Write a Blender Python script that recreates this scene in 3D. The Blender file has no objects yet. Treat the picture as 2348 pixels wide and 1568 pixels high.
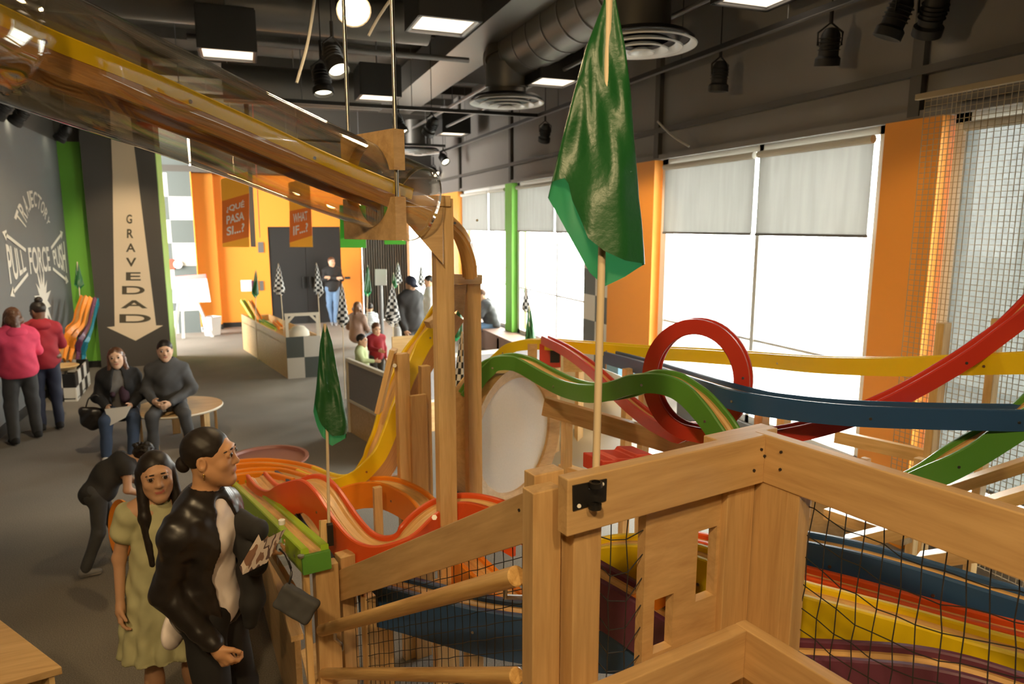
import bpy, bmesh, math, random
import numpy as np
from mathutils import Vector, Matrix
random.seed(7)
SC = bpy.context.scene
COL = SC.collection
# ------------------------------------------------------------------ camera
FPX = 1600.0; PIT = math.radians(9.5); AZ = math.radians(20.7); CH = 2.6
_c, _s = math.cos(PIT), math.sin(PIT)
FW = Vector((math.sin(AZ)*_c, math.cos(AZ)*_c, -_s)); RT = Vector((math.cos(AZ), -math.sin(AZ), 0)); UP = RT.cross(FW)
CO = Vector((0, 0, CH))
cam_d = bpy.data.cameras.new('camera'); cam_d.sensor_width = 36; cam_d.lens = FPX/2348*36
cam_d.clip_start = 0.02; cam_d.clip_end = 300
cam = bpy.data.objects.new('camera', cam_d); COL.objects.link(cam)
m3 = Matrix((RT, UP, -FW)).transposed()
cam.matrix_world = Matrix.Translation(CO) @ m3.to_4x4()
cam_d.dof.use_dof = True; cam_d.dof.focus_distance = 2.3; cam_d.dof.aperture_fstop = 4.0
SC.camera = cam
SC.view_settings.view_transform = 'Standard'; SC.view_settings.look = 'None'
SC.view_settings.gamma = 1; SC.view_settings.use_curve_mapping = False
SC.view_settings.exposure = 0.35
SC.cycles.max_bounces = 8; SC.cycles.diffuse_bounces = 4; SC.cycles.glossy_bounces = 3
SC.cycles.transparent_max_bounces = 24; SC.cycles.sample_clamp_indirect = 4.0
SC.cycles.caustics_reflective = False; SC.cycles.caustics_refractive = False
# ------------------------------------------------------------------ world: bright overcast daylight
W = bpy.data.worlds.new('world'); SC.world = W; W.use_nodes = True
nt = W.node_tree; nt.nodes.clear()
wo = nt.nodes.new('ShaderNodeOutputWorld'); wb = nt.nodes.new('ShaderNodeBackground')
wb.inputs['Color'].default_value = (1.0, 0.965, 0.90, 1); wb.inputs['Strength'].default_value = 24.0
nt.links.new(wb.outputs[0], wo.inputs[0])
def light(name, kind, loc, energy, col, size=0.3, target=None, angle=60, blend=0.5, sy=None, portal=False):
    d = bpy.data.lights.new(name, kind); d.energy = energy; d.color = col
    if kind == 'AREA':
        d.size = size
        if sy: d.shape = 'RECTANGLE'; d.size_y = sy
        if portal: d.cycles.is_portal = True
    else: d.shadow_soft_size = size
    if kind == 'SPOT': d.spot_size = math.radians(angle); d.spot_blend = blend
    o = bpy.data.objects.new(name, d); COL.objects.link(o); o.location = loc
    if target is not None:
        o.rotation_euler = (Vector(target)-Vector(loc)).to_track_quat('-Z', 'Y').to_euler()
    return o
WARM = (1.0, 0.71, 0.37); WARM2 = (1.0, 0.78, 0.50)
XW = 4.9
for i, (y0, y1) in enumerate(((-1.0, 3.82), (4.38, 7.72), (9.72, 12.75), (13.25, 16.4))):
    light('daylight_portal', 'AREA', (XW+0.16, (y0+y1)/2, 1.95), 1, (1, 1, 1), 2.9, (0, (y0+y1)/2, 1.95), sy=y1-y0, portal=True)
light('track_or_fill_lamp', 'SPOT', (-0.9, -0.9, 4.3), 250, WARM, 0.12, (0.9, 2.3, 1.3), 75, 0.7)
light('track_or_fill_lamp', 'SPOT', (0.6, -1.2, 4.3), 130, WARM, 0.12, (1.6, 1.6, 1.6), 70, 0.7)
light('track_or_fill_lamp', 'SPOT', (-1.5, 1.2, 4.3), 150, WARM, 0.12, (-0.2, 4.2, 0.7), 60, 0.8)
light('track_or_fill_lamp', 'SPOT', (0.8, 5.2, 4.3), 55, WARM, 0.10, (0.1, 2.7, 2.9), 50, 0.7)  # this and the next two are added spots, drawing streaks along the clear tube
light('track_or_fill_lamp', 'SPOT', (-1.7, 3.6, 4.3), 55, WARM, 0.10, (-0.1, 2.6, 2.9), 50, 0.7)
light('track_or_fill_lamp', 'SPOT', (1.7, 3.8, 4.4), 45, WARM, 0.10, (0.4, 2.9, 2.8), 50, 0.7)
# ------------------------------------------------------------------ pixel to place helpers
def ray(u, v): return RT*((u-1174)/FPX) + UP*((784-v)/FPX) + FW
def D(u, v, d): return CO + ray(u, v)*d
def Zp(u, v, z):
    r = ray(u, v); return CO + r*((z-CH)/r.z)
def Yp(u, v, y):
    r = ray(u, v); return CO + r*(y/r.y)
def Xp(u, v, x):
    r = ray(u, v); return CO + r*(x/r.x)
def Pl(u, v, p, n):
    r = ray(u, v); return CO + r*((Vector(p)-CO).dot(n)/r.dot(n))
def V(*a): return Vector(a)
# ------------------------------------------------------------------ materials
MT = {}
def nodes(name):
    m = bpy.data.materials.new(name); m.use_nodes = True; MT[name] = m
    t = m.node_tree; return m, t, t.nodes['Principled BSDF']
def plain(name, c, rough=0.5, metal=0.0, noise=0.0, nscale=20, bump=0.0, spec=None, coat=0):
    m, t, b = nodes(name)
    b.inputs['Base Color'].default_value = (*c, 1); b.inputs['Roughness'].default_value = rough
    b.inputs['Metallic'].default_value = metal
    if spec is not None: b.inputs['Specular IOR Level'].default_value = spec
    if coat: b.inputs['Coat Weight'].default_value = coat; b.inputs['Coat Roughness'].default_value = 0.15
    if noise or bump:
        tc = t.nodes.new('ShaderNodeTexCoord'); n = t.nodes.new('ShaderNodeTexNoise')
        n.inputs['Scale'].default_value = nscale; n.inputs['Detail'].default_value = 5
        t.links.new(tc.outputs['Object'], n.inputs['Vector'])
        if noise:
            r = t.nodes.new('ShaderNodeMix'); r.data_type = 'RGBA'
            r.inputs[6].default_value = (*[x*(1-noise) for x in c], 1); r.inputs[7].default_value = (*[min(1, x*(1+noise)) for x in c], 1)
            t.links.new(n.outputs['Fac'], r.inputs[0]); t.links.new(r.outputs[2], b.inputs['Base Color'])
        if bump:
            bp = t.nodes.new('ShaderNodeBump'); bp.inputs['Strength'].default_value = bump; bp.inputs['Distance'].default_value = 0.01
            t.links.new(n.outputs['Fac'], bp.inputs['Height']); t.links.new(bp.outputs[0], b.inputs['Normal'])
    return m
def wood(name, c1, c2, coord='Object', sc=(1.2, 14, 14), rough=0.42, coat=0.15):
    m, t, b = nodes(name)
    tc = t.nodes.new('ShaderNodeTexCoord'); mp = t.nodes.new('ShaderNodeMapping'); mp.inputs['Scale'].default_value = sc
    t.links.new(tc.outputs[coord], mp.inputs['Vector'])
    n = t.nodes.new('ShaderNodeTexNoise'); n.inputs['Scale'].default_value = 2.2; n.inputs['Detail'].default_value = 6; n.inputs['Distortion'].default_value = 0.6
    t.links.new(mp.outputs[0], n.inputs['Vector'])
    n2 = t.nodes.new('ShaderNodeTexNoise'); n2.inputs['Scale'].default_value = 9; n2.inputs['Detail'].default_value = 3
    t.links.new(mp.outputs[0], n2.inputs['Vector'])
    a = t.nodes.new('ShaderNodeMath'); a.operation = 'MULTIPLY_ADD'; a.inputs[1].default_value = 0.35
    t.links.new(n2.outputs['Fac'], a.inputs[0]); t.links.new(n.outputs['Fac'], a.inputs[2])
    r = t.nodes.new('ShaderNodeValToRGB'); r.color_ramp.elements[0].position = 0.42; r.color_ramp.elements[1].position = 0.86
    r.color_ramp.elements[0].color = (*c1, 1); r.color_ramp.elements[1].color = (*c2, 1)
    t.links.new(a.outputs[0], r.inputs[0]); t.links.new(r.outputs[0], b.inputs['Base Color'])
    b.inputs['Roughness'].default_value = rough; b.inputs['Coat Weight'].default_value = coat; b.inputs['Coat Roughness'].default_value = 0.25
    return m
def emis(name, c, s):
    m, t, b = nodes(name); b.inputs['Base Color'].default_value = (*c, 1)
    b.inputs['Emission Color'].default_value = (*c, 1); b.inputs['Emission Strength'].default_value = s
    return m
def checker(name, c1, c2, scale, coord='Object'):
    m, t, b = nodes(name); tc = t.nodes.new('ShaderNodeTexCoord'); k = t.nodes.new('ShaderNodeTexChecker')
    k.inputs['Color1'].default_value = (*c1, 1); k.inputs['Color2'].default_value = (*c2, 1); k.inputs['Scale'].default_value = scale
    t.links.new(tc.outputs[coord], k.inputs['Vector']); t.links.new(k.outputs['Color'], b.inputs['Base Color'])
    b.inputs['Roughness'].default_value = 0.6; return m
def clear(name, tint, base=0.035, amp=0.85, pw=4.0, rough=0.02):
    m = bpy.data.materials.new(name); m.use_nodes = True; MT[name] = m; t = m.node_tree; t.nodes.clear()
    o = t.nodes.new('ShaderNodeOutputMaterial'); tr = t.nodes.new('ShaderNodeBsdfTransparent'); g = t.nodes.new('ShaderNodeBsdfGlossy')
    mx = t.nodes.new('ShaderNodeMixShader'); f = t.nodes.new('ShaderNodeLayerWeight'); f.inputs[0].default_value = .5
    p = t.nodes.new('ShaderNodeMath'); p.operation = 'POWER'; p.inputs[1].default_value = pw; q = t.nodes.new('ShaderNodeMath'); q.operation = 'MULTIPLY_ADD'
    q.inputs[1].default_value = amp; q.inputs[2].default_value = base
    tr.inputs[0].default_value = (*tint, 1); g.inputs['Roughness'].default_value = rough
    t.links.new(f.outputs['Facing'], p.inputs[0]); t.links.new(p.outputs[0], q.inputs[0]); t.links.new(q.outputs[0], mx.inputs[0])
    t.links.new(tr.outputs[0], mx.inputs[1]); t.links.new(g.outputs[0], mx.inputs[2])
    t.links.new(mx.outputs[0], o.inputs[0]); return m
wood('maple', (0.50, 0.30, 0.125), (0.67, 0.44, 0.20))
wood('maple_bright', (0.62, 0.38, 0.15), (0.82, 0.56, 0.26))
wood('maple_uv', (0.58, 0.33, 0.11), (0.78, 0.48, 0.18), 'UV', (3, 10, 1))
wood('ply_uv', (0.40, 0.20, 0.075), (0.56, 0.30, 0.12), 'UV', (3, 22, 1))
wood('pine', (0.48, 0.25, 0.07), (0.78, 0.50, 0.19), sc=(1.0, 20, 20))
plain('red', (0.62, 0.045, 0.025), 0.35, coat=0.1); plain('redorange', (0.75, 0.10, 0.02), 0.35)
plain('orange', (0.86, 0.26, 0.015), 0.38); plain('yellow', (0.86, 0.61, 0.01), 0.35)
plain('green', (0.10, 0.30, 0.04), 0.4); plain('lime', (0.36, 0.55, 0.03), 0.4)
plain('blue', (0.03, 0.09, 0.22), 0.38); plain('purple', (0.13, 0.03, 0.07), 0.35)
plain('black', (0.012, 0.011, 0.010), 0.45); plain('steel', (0.55, 0.52, 0.47), 0.3, 1.0)
plain('white', (0.80, 0.79, 0.76), 0.5); plain('cream', (0.83, 0.76, 0.62), 0.6)
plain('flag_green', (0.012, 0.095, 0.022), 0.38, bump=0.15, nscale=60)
plain('dowel', (0.72, 0.58, 0.38), 0.5); plain('strand', (0.02, 0.018, 0.017), 0.7)
plain('darkgap', (0.03, 0.02, 0.015), 0.9)
clear('acrylic', (0.99, 0.965, 0.90), .075, .85, 2.2, .05); clear('glass', (0.95, 0.98, 0.98))
# ------------------------------------------------------------------ object helpers
def tag(o, label=None, cat=None, group=None, kind=None):
    if label: o['label'] = label
    if cat: o['category'] = cat
    if group: o['group'] = group
    if kind: o['kind'] = kind
    return o
def attach(o, parent):
    if parent is not None:
        o.parent = parent
        o.matrix_parent_inverse = wm(parent).inverted()
def wm(o):
    if o.parent is None: return o.matrix_basis.copy()
    return wm(o.parent) @ o.matrix_parent_inverse @ o.matrix_basis
def empty(name, loc, label=None, cat=None, group=None):
    o = bpy.data.objects.new(name, None); COL.objects.link(o); o.location = loc; o.empty_display_size = 0.1
    return tag(o, label, cat, group)
def mat(x): return MT[x] if isinstance(x, str) else x
def mk(name, verts, faces, m, parent=None, smooth=False, basis=None, bevel=0, uvs=None):
    me = bpy.data.meshes.new(name); me.from_pydata([tuple(v) for v in verts], [], [tuple(f) for f in faces]); me.update()
    if isinstance(m, (list, tuple)):
        for q in m: me.materials.append(mat(q))
    elif m is not None: me.materials.append(mat(m))
    if smooth: me.polygons.foreach_set('use_smooth', [True]*len(me.polygons))
    if uvs is not None:
        uv = me.uv_layers.new(name='UVMap')
        for l in me.loops: uv.data[l.index].uv = uvs[l.vertex_index]
    o = bpy.data.objects.new(name, me); COL.objects.link(o)
    if basis is not None: o.matrix_basis = basis
    if bevel:
        b = o.modifiers.new('bevel', 'BEVEL'); b.width = bevel; b.segments = 2; b.limit_method = 'ANGLE'
    attach(o, parent); return o
def frame(p0, x, up=(0, 0, 1)):
    x = Vector(x).normalized(); up = Vector(up)
    if abs(x.dot(up.normalized())) > 0.98: up = Vector((0, 1, 0)) if abs(x.y) < 0.9 else Vector((1, 0, 0))
    y = up.cross(x).normalized(); z = x.cross(y)
    m = Matrix((x, y, z)).transposed().to_4x4(); m.translation = Vector(p0); return m
BOXF = [(0, 3, 2, 1), (4, 5, 6, 7), (0, 1, 5, 4), (1, 2, 6, 5), (2, 3, 7, 6), (3, 0, 4, 7)]
class MB:
    def __init__(s): s.v = []; s.f = []; s.mi = []; s.cur = 0
    def add(s, vs, fs):
        b = len(s.v); s.v += [tuple(v) for v in vs]; s.f += [tuple(i+b for i in f) for f in fs]; s.mi += [s.cur]*len(fs); return s
    def box(s, a, b):
        x0, y0, z0 = [min(a[i], b[i]) for i in range(3)]; x1, y1, z1 = [max(a[i], b[i]) for i in range(3)]
        return s.add([(x0, y0, z0), (x1, y0, z0), (x1, y1, z0), (x0, y1, z0), (x0, y0, z1), (x1, y0, z1), (x1, y1, z1), (x0, y1, z1)], BOXF)
    def beam(s, p0, p1, w, h, up=(0, 0, 1)):
        p0, p1 = Vector(p0), Vector(p1); m = frame(p0, p1-p0, up); L = (p1-p0).length
        vs = [m @ Vector((x, y, z)) for z in (-h/2, h/2) for x, y in ((0, -w/2), (L, -w/2), (L, w/2), (0, w/2))]
        return s.add(vs, BOXF)
    def cyl(s, p0, p1, r0, r1=None, n=16, cap=True):
        r1 = r0 if r1 is None else r1; p0, p1 = Vector(p0), Vector(p1); m = frame(p0, p1-p0); L = (p1-p0).length
        vs = [];
        for k in range(n):
            a = 2*math.pi*k/n; vs.append(m @ Vector((0, math.cos(a)*r0, math.sin(a)*r0)))
        for k in range(n):
            a = 2*math.pi*k/n; vs.append(m @ Vector((L, math.cos(a)*r1, math.sin(a)*r1)))
        fs = [(k, (k+1) % n, n+(k+1) % n, n+k) for k in range(n)]
        if cap: fs += [tuple(range(n))[::-1], tuple(range(n, 2*n))]
        return s.add(vs, fs)
    def tube(s, pts, r, n=8):
        pts = [Vector(p) for p in pts]; rings = []
        for i, p in enumerate(pts):
            t = (pts[min(i+1, len(pts)-1)]-pts[max(i-1, 0)]); m = frame(p, t)
            rr = r[i] if isinstance(r, (list, tuple)) else r
            rings.append([m @ Vector((0, math.cos(2*math.pi*k/n)*rr, math.sin(2*math.pi*k/n)*rr)) for k in range(n)])
        vs = [v for g in rings for v in g]; fs = []
        for i in range(len(pts)-1):
            for k in range(n): fs.append((i*n+k, i*n+(k+1) % n, (i+1)*n+(k+1) % n, (i+1)*n+k))
        fs += [tuple(range(n))[::-1], tuple(range((len(pts)-1)*n, len(pts)*n))]
        return s.add(vs, fs)
    def lathe(s, prof, c=(0, 0, 0), n=24, axis=None):
        m = frame(c, axis) if axis is not None else None; c = Vector(c); vs = []; fs = []
        for r, z in prof:
            for k in range(n):
                a = 2*math.pi*k/n
                vs.append(m @ Vector((z, r*math.cos(a), r*math.sin(a))) if m else c+Vector((r*math.cos(a), r*math.sin(a), z)))
        for i in range(len(prof)-1):
            for k in range(n): fs.append((i*n+k, i*n+(k+1) % n, (i+1)*n+(k+1) % n, (i+1)*n+k))
        return s.add(vs, fs)
    def prism(s, pts, n):   # planar world polygon extruded by vector n
        pts = [Vector(p) for p in pts]; k = len(pts); n = Vector(n)
        return s.add(pts+[p+n for p in pts], [tuple(range(k))[::-1], tuple(range(k, 2*k))]+[(i, (i+1) % k, k+(i+1) % k, k+i) for i in range(k)])
    def build(s, name, m, parent=None, smooth=False, bevel=0):
        o = mk(name, s.v, s.f, m, parent, smooth, bevel=bevel)
        if max(s.mi, default=0) > 0: o.data.polygons.foreach_set('material_index', s.mi)
        bm = bmesh.new(); bm.from_mesh(o.data); bmesh.ops.recalc_face_normals(bm, faces=bm.faces); bm.to_mesh(o.data); bm.free()
        if smooth:
            o.data.set_sharp_from_angle(angle=math.radians(40))
        return o
def plank(name, p0, p1, w, h, m='maple', parent=None, up=(0, 0, 1), bevel=0.003):
    p0, p1 = Vector(p0), Vector(p1); L = (p1-p0).length
    vs = [(x, y, z) for z in (-h/2, h/2) for x, y in ((0, -w/2), (L, -w/2), (L, w/2), (0, w/2))]
    return mk(name, vs, BOXF, m, parent, basis=frame(p0, p1-p0, up), bevel=bevel)
def struct(o): o['kind'] = 'structure'; return o
def spline(P, n=10):
    P = [Vector(p) for p in P]; out = []
    for i in range(len(P)-1):
        a, b, c, d = P[max(i-1, 0)], P[i], P[i+1], P[min(i+2, len(P)-1)]
        for k in range(n):
            t = k/n; out.append(0.5*((2*b)+(c-a)*t+(2*a-5*b+4*c-d)*t*t+(3*b-a-3*c+d)*t**3))
    out.append(P[-1]); return out
def sweep(name, pts, prof, m, parent=None, ups=None, smooth=True):
    """prof: closed list of (side, normal) offsets"""
    n = len(prof); vs = []; uvs = []; L = 0
    pu = [0]; 
    for i in range(n): pu.append(pu[-1]+math.dist(prof[i], prof[(i+1) % n]))
    for i, p in enumerate(pts):
        T = (pts[min(i+1, len(pts)-1)]-pts[max(i-1, 0)]).normalized()
        up = ups[i] if ups is not None else Vector((0, 0, 1))
        S = T.cross(up).normalized(); N = S.cross(T)
        if i: L += (p-pts[i-1]).length
        for j, (a, b) in enumerate(prof): vs.append(p+S*a+N*b); uvs.append((L, pu[j]*4))
    fs = []
    for i in range(len(pts)-1):
        for k in range(n): fs.append((i*n+k, i*n+(k+1) % n, (i+1)*n+(k+1) % n, (i+1)*n+k))
    fs += [tuple(range(n))[::-1], tuple(range((len(pts)-1)*n, len(pts)*n))]
    o = mk(name, vs, fs, m, parent, uvs=uvs)
    bm = bmesh.new(); bm.from_mesh(o.data); bmesh.ops.recalc_face_normals(bm, faces=bm.faces); bm.to_mesh(o.data); bm.free()
    if smooth:
        o.data.polygons.foreach_set('use_smooth', [True]*len(o.data.polygons)); o.data.set_sharp_from_angle(angle=math.radians(35))
    return o
def track(label, P, colr, w=0.12, h=0.09, t=0.02, lip=0.022, under=0.0, ups=None, bed='maple_uv', n=10, raw=None, cat='ball track', group=None, name='ball_track', extra=None, umat='ply_uv'):
    pts = raw if raw is not None else spline([D(*p) for p in P], n)
    root = empty(name, pts[len(pts)//2], label, cat, group)
    r = 0.005
    rails = {}
    for sg in (-1, 1):
        a, b = sg*w/2, sg*(w/2-t)
        rails[sg] = sweep('side_rail', pts, [(a, -h), (a, lip-r), (a-sg*r, lip), (b+sg*r, lip), (b, lip-r), (b, -h)], colr, root, ups)
        if under: sweep('under_rail', pts, [(a-sg*.002, -h-under), (a-sg*.002, -h), (b, -h), (b, -h-under)], umat, root, ups)
    sweep('ball_channel', pts, [(-w/2+t, -0.03), (-w/2+t, 0.0), (-w/5, 0.0), (-w/8, -0.008), (w/8, -0.008), (w/5, 0), (w/2-t, 0.0), (w/2-t, -0.03)], bed, root, ups)
    k = max(2, len(pts)//4)
    for i in range(k//2, len(pts)-1, k):
        p = pts[i]; up = ups[i] if ups is not None else Vector((0, 0, 1)); T = (pts[i+1]-pts[i-1]).normalized(); S = T.cross(up).normalized(); N = S.cross(T)
        sg = 1
        if S.dot(p-CO) > 0: S = -S; sg = -1
        q = p+S*(w/2)-N*h*.45; MB().cyl(q, q+S*.003, .006, n=10).build('bolt', 'steel', rails[sg])
    return root, pts
def text_mesh(txt, name, m, parent, fn, ext=0.004, cell=0.02):
    """font outline mapped by fn(u,v in 0..1) -> world"""
    cu = bpy.data.curves.new('letters', 'FONT'); cu.body = txt; cu.align_x = 'CENTER'; cu.space_line = 0.85; cu.offset = 0.02
    ob = bpy.data.objects.new('letters', cu); COL.objects.link(ob)
    dg = bpy.context.evaluated_depsgraph_get(); me = bpy.data.meshes.new_from_object(ob.evaluated_get(dg)); bpy.data.objects.remove(ob)
    bm = bmesh.new(); bm.from_mesh(me)
    bmesh.ops.triangulate(bm, faces=bm.faces)
    xs = [v.co.x for v in bm.verts]; ys = [v.co.y for v in bm.verts]; x0, x1, y0, y1 = min(xs), max(xs), min(ys), max(ys)
    for v in bm.verts: v.co = fn((v.co.x-x0)/(x1-x0), (v.co.y-y0)/(y1-y0))
    bm.to_mesh(me); bm.free(); me.materials.clear(); me.materials.append(mat(m))
    o = bpy.data.objects.new(name, me); COL.objects.link(o); attach(o, parent); return o
def quad(tl, tr, bl, br, off=(0, 0, 0)):
    off = Vector(off); tl, tr, bl, br = map(Vector, (tl, tr, bl, br))
    return lambda a, b: (tl*(1-a)+tr*a)*b+(bl*(1-a)+br*a)*(1-b)+off
def copy_tree(o, parent=None):
    c = o.copy(); COL.objects.link(c)
    if parent is not None: c.parent = parent
    for ch in o.children: copy_tree(ch, c)
    return c
# ================================================================== THE ROOM
def carpet():
    m, t, b = nodes('carpet'); tc = t.nodes.new('ShaderNodeTexCoord')
    n = t.nodes.new('ShaderNodeTexNoise'); n.inputs['Scale'].default_value = 160; n.inputs['Detail'].default_value = 2
    n2 = t.nodes.new('ShaderNodeTexNoise'); n2.inputs['Scale'].default_value = 0.8
    r = t.nodes.new('ShaderNodeValToRGB'); r.color_ramp.elements[0].color = (0.13, 0.115, 0.094, 1); r.color_ramp.elements[1].color = (0.30, 0.27, 0.23, 1)
    r.color_ramp.elements[0].position = .35; r.color_ramp.elements[1].position = .65
    for q in (n, n2): t.links.new(tc.outputs['Object'], q.inputs['Vector'])
    a = t.nodes.new('ShaderNodeMath'); a.operation = 'MULTIPLY_ADD'; a.inputs[1].default_value = .3
    t.links.new(n2.outputs['Fac'], a.inputs[0]); a2 = t.nodes.new('ShaderNodeMath'); a2.operation = 'MULTIPLY'; a2.inputs[1].default_value = .7
    t.links.new(n.outputs['Fac'], a2.inputs[0]); t.links.new(a2.outputs[0], a.inputs[2])
    t.links.new(a.outputs[0], r.inputs[0]); t.links.new(r.outputs[0], b.inputs['Base Color']); b.inputs['Roughness'].default_value = 0.95
    bp = t.nodes.new('ShaderNodeBump'); bp.inputs['Strength'].default_value = .3; t.links.new(n.outputs['Fac'], bp.inputs['Height']); t.links.new(bp.outputs[0], b.inputs['Normal'])
carpet()
plain('wall_grey', (0.14, 0.145, 0.145), 0.7, noise=.06, nscale=2); plain('wall_dark', (0.062, 0.054, 0.044), 0.7)
plain('wall_band', (0.17, 0.155, 0.14), 0.7, noise=.05, nscale=3); plain('wall_orange', (0.80, 0.30, 0.03), 0.6)
plain('wall_amber', (0.82, 0.27, 0.022), 0.6); plain('wall_green', (0.15, 0.42, 0.04), 0.6); plain('green_window_lit', (0.40, 0.68, 0.22), 0.6)
plain('slate', (0.085, 0.10, 0.095), 0.6); plain('offwhite', (0.62, 0.60, 0.54), 0.6); plain('ceiling_black', (0.075, 0.066, 0.054), 0.8, noise=.3, nscale=3, bump=.2)
plain('duct', (0.13, 0.12, 0.105), 0.42, metal=.55); plain('pipe', (0.16, 0.155, 0.15), 0.45, metal=.5); plain('frame_white', (0.80, 0.80, 0.78), 0.4)
plain('letter', (0.80, 0.77, 0.68), 0.6); plain('arrow', (0.74, 0.60, 0.42), 0.6); plain('letter_dark', (0.075, 0.06, 0.035), 0.6)
plain('outside_ground', (0.55, 0.55, 0.52), .9)
CZ = 5.6; YB = -5.0; XL = -3.0; YF = 19.3; XLL = -7.5
struct(MB().box((XLL, YB, -.1), (XW+.3, YF+.6, 0)).build('floor', 'carpet'))
struct(MB().box((XLL, YB, CZ), (XW+.3, YF+.6, CZ+.1)).build('ceiling', 'ceiling_black'))
# left wall, grey below a dark band, with the mural
wl = struct(MB().box((XL-.15, 9.0-8, 0), (XL, 14.62, 4.05)).build('wall_left', 'wall_grey'))
MB().box((XL-.15, 1, 4.05), (XL-.02, 14.62, CZ)).build('upper_band', 'wall_dark', wl)
MB().box((XL, 1, 0), (XL+.02, 14.6, .12)).build('plinth', 'black', wl)
struct(MB().box((XLL-.1, YB, 0), (XLL, 1.15, CZ)).box((XLL-.1, 1.0, 0), (XL, 1.15, CZ)).build('wall_side', 'wall_dark'))
struct(MB().box((XLL, YB-.1, 0), (XW+.3, YB, CZ)).build('wall_back', 'wall_dark'))
def onL(u, v): p = Xp(u, v, XL); return Vector((XL+.006, p.y, p.z))
def lw(txt, tl, tr, bl, br, nm='lettering'):
    text_mesh(txt, nm, 'letter', wl, quad(onL(*tl), onL(*tr), onL(*bl), onL(*br)))
lw('PULL', (11.5, 559), (52, 576), (23, 653), (60, 620))
lw('FORCE', (62.6, 567), (110, 565), (69, 629), (116, 621))
lw('PUSH', (118.8, 575), (145.7, 552), (124, 607), (153, 627))
# arched word: letters between an outer and an inner arc
oarc = spline([V(31, 500, 0), V(42, 466, 0), (V(55, 444, 0)), V(67, 437, 0), V(82, 440, 0), V(97, 458, 0), V(108, 484, 0), V(114, 512, 0)], 12)
iarc = spline([V(58, 527, 0), V(61, 505, 0), V(66, 486, 0), V(73, 476, 0), V(82, 474, 0), V(92, 484, 0), V(101, 500, 0), V(109, 518, 0)], 12)
for k, ch in enumerate('TRAJECTORY'):
    def at(c, s): i = min(int(s*(len(c)-1)), len(c)-2); f = s*(len(c)-1)-i; q = c[i].lerp(c[i+1], f); return onL(q.x, q.y)
    s0, s1 = (k+.06)/10, (k+.9)/10
    text_mesh(ch, 'lettering', 'letter', wl, quad(at(oarc, s0), at(oarc, s1), at(iarc, s0), at(iarc, s1)))
for (a, b) in (((5, 533), (57.5, 574)), ((142, 533), (116, 569)), ((24, 677), (62.6, 628)), ((154.6, 645), (120, 616))):
    p, q = onL(*a), onL(*b); d = (q-p).normalized(); sd = Vector((1, 0, 0)).cross(d)*.05
    MB().prism([p+d*.1+sd*.5, q+sd*.5, q-sd*.5, p+d*.1-sd*.5], (.003, 0, 0)).prism([p-d*.03, p+d*.14+sd*1.5, p+d*.14-sd*1.5], (.003, 0, 0)).build('arrow_line', 'letter', wl)
c = onL(99, 692); mb = MB(); pts = []
for k in range(28):
    a = 2*math.pi*k/28; r = (.62 if k % 4 == 1 else .5) if k % 2 else .27
    pts.append(c+Vector((0, math.cos(a)*r*.8, math.sin(a)*r)))
mb.prism(pts, (.003, 0, 0)).build('starburst', 'letter', wl)
# column with the falling arrow
YC = 14.44; cx0 = Yp(232, 830, YC).x; cx1 = Yp(392, 800, YC).x
wc = struct(MB().box((cx0, YC, 0), (cx1, YC+.9, CZ)).build('wall_column', 'wall_dark'))
MB().box((cx1, YC+.002, 0), (cx1+.012, YC+.9, 4.05)).build('side_panel', 'green_window_lit', wc)  # window light on this green face is put into its paler colour
wg = struct(MB().box((XL, YC+.18, .12), (cx0, YC+.3, 4.05)).build('wall_end', 'wall_green'))
MB().box((XL, YC+.16, 0), (cx0, YC+.3, .12)).build('plinth', 'black', wg)
MB().box((XL-.15, YC+.18, 4.05), (cx0, YC+.3, CZ)).build('upper_band', 'wall_dark', wg)
def onC(u, v, o=.006): p = Yp(u, v, YC); return Vector((p.x, YC-o, p.z))
P_ = [onC(*q) for q in ((252, 250), (297, 250), (315.6, 400), (358, 746), (374, 746), (311, 781), (245, 750), (263, 748), (258, 400))]
MB().prism(P_, (0, .004, 0)).build('painted_arrow', 'arrow', wc)
for ch, (x0, x1, y0, y1) in zip('GRAVEDAD', ((290, 303, 492, 512.5), (291.3, 306, 525, 545.7), (289, 311, 558, 577.6), (289, 313, 591, 611), (289, 323, 624, 643), (280, 332, 655.6, 674.7), (277, 338.6, 688, 706.7), (274, 346, 720, 740))):
    text_mesh(ch, 'lettering', 'letter_dark', wc, quad(onC(x0, y0, .01), onC(x1, y0, .01), onC(x0, y1, .01), onC(x1, y1, .01)))
# far side: checkered wall, orange walls, black double door
YK = 18.6
kx0, kx1 = -2.9, Yp(450, 600, YK).x
kx0 = Yp(340, 600, YK).x
wk = MB(); z0 = 0; cell = 0.60; n = 7
edges = [kx1-.50*i for i in range(8)][::-1]
for i in range(len(edges)-1):
    for j in range(7):
        wk.cur = 1 if (i+j) % 2 else 0
        wk.box((edges[i], YK, j*.545), (edges[i+1], YK+.1, (j+1)*.545))
wk.cur = 0; wk.box((edges[0], YK, 3.815), (kx1, YK+.1, CZ))
struct(wk.build('wall_checkered', ['slate', 'offwhite']))
struct(MB().box((XL-4, YK, 0), (edges[0], YK+.1, CZ)).build('wall_rear', 'wall_dark'))
wo_ = MB(); ox1 = Yp(500, 600, YF-.25).x
wo_.box((kx1, YK, 0.12), (kx1+.02, YF-.2, 3.85)).box((kx1, YF-.25, .12), (ox1, YF, 3.85)); wo_ = struct(wo_.build('wall_pier', 'wall_orange'))
MB().box((kx1, YF-.27, 0), (ox1+.02, YF, .12)).build('plinth', 'black', wo_)
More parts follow.
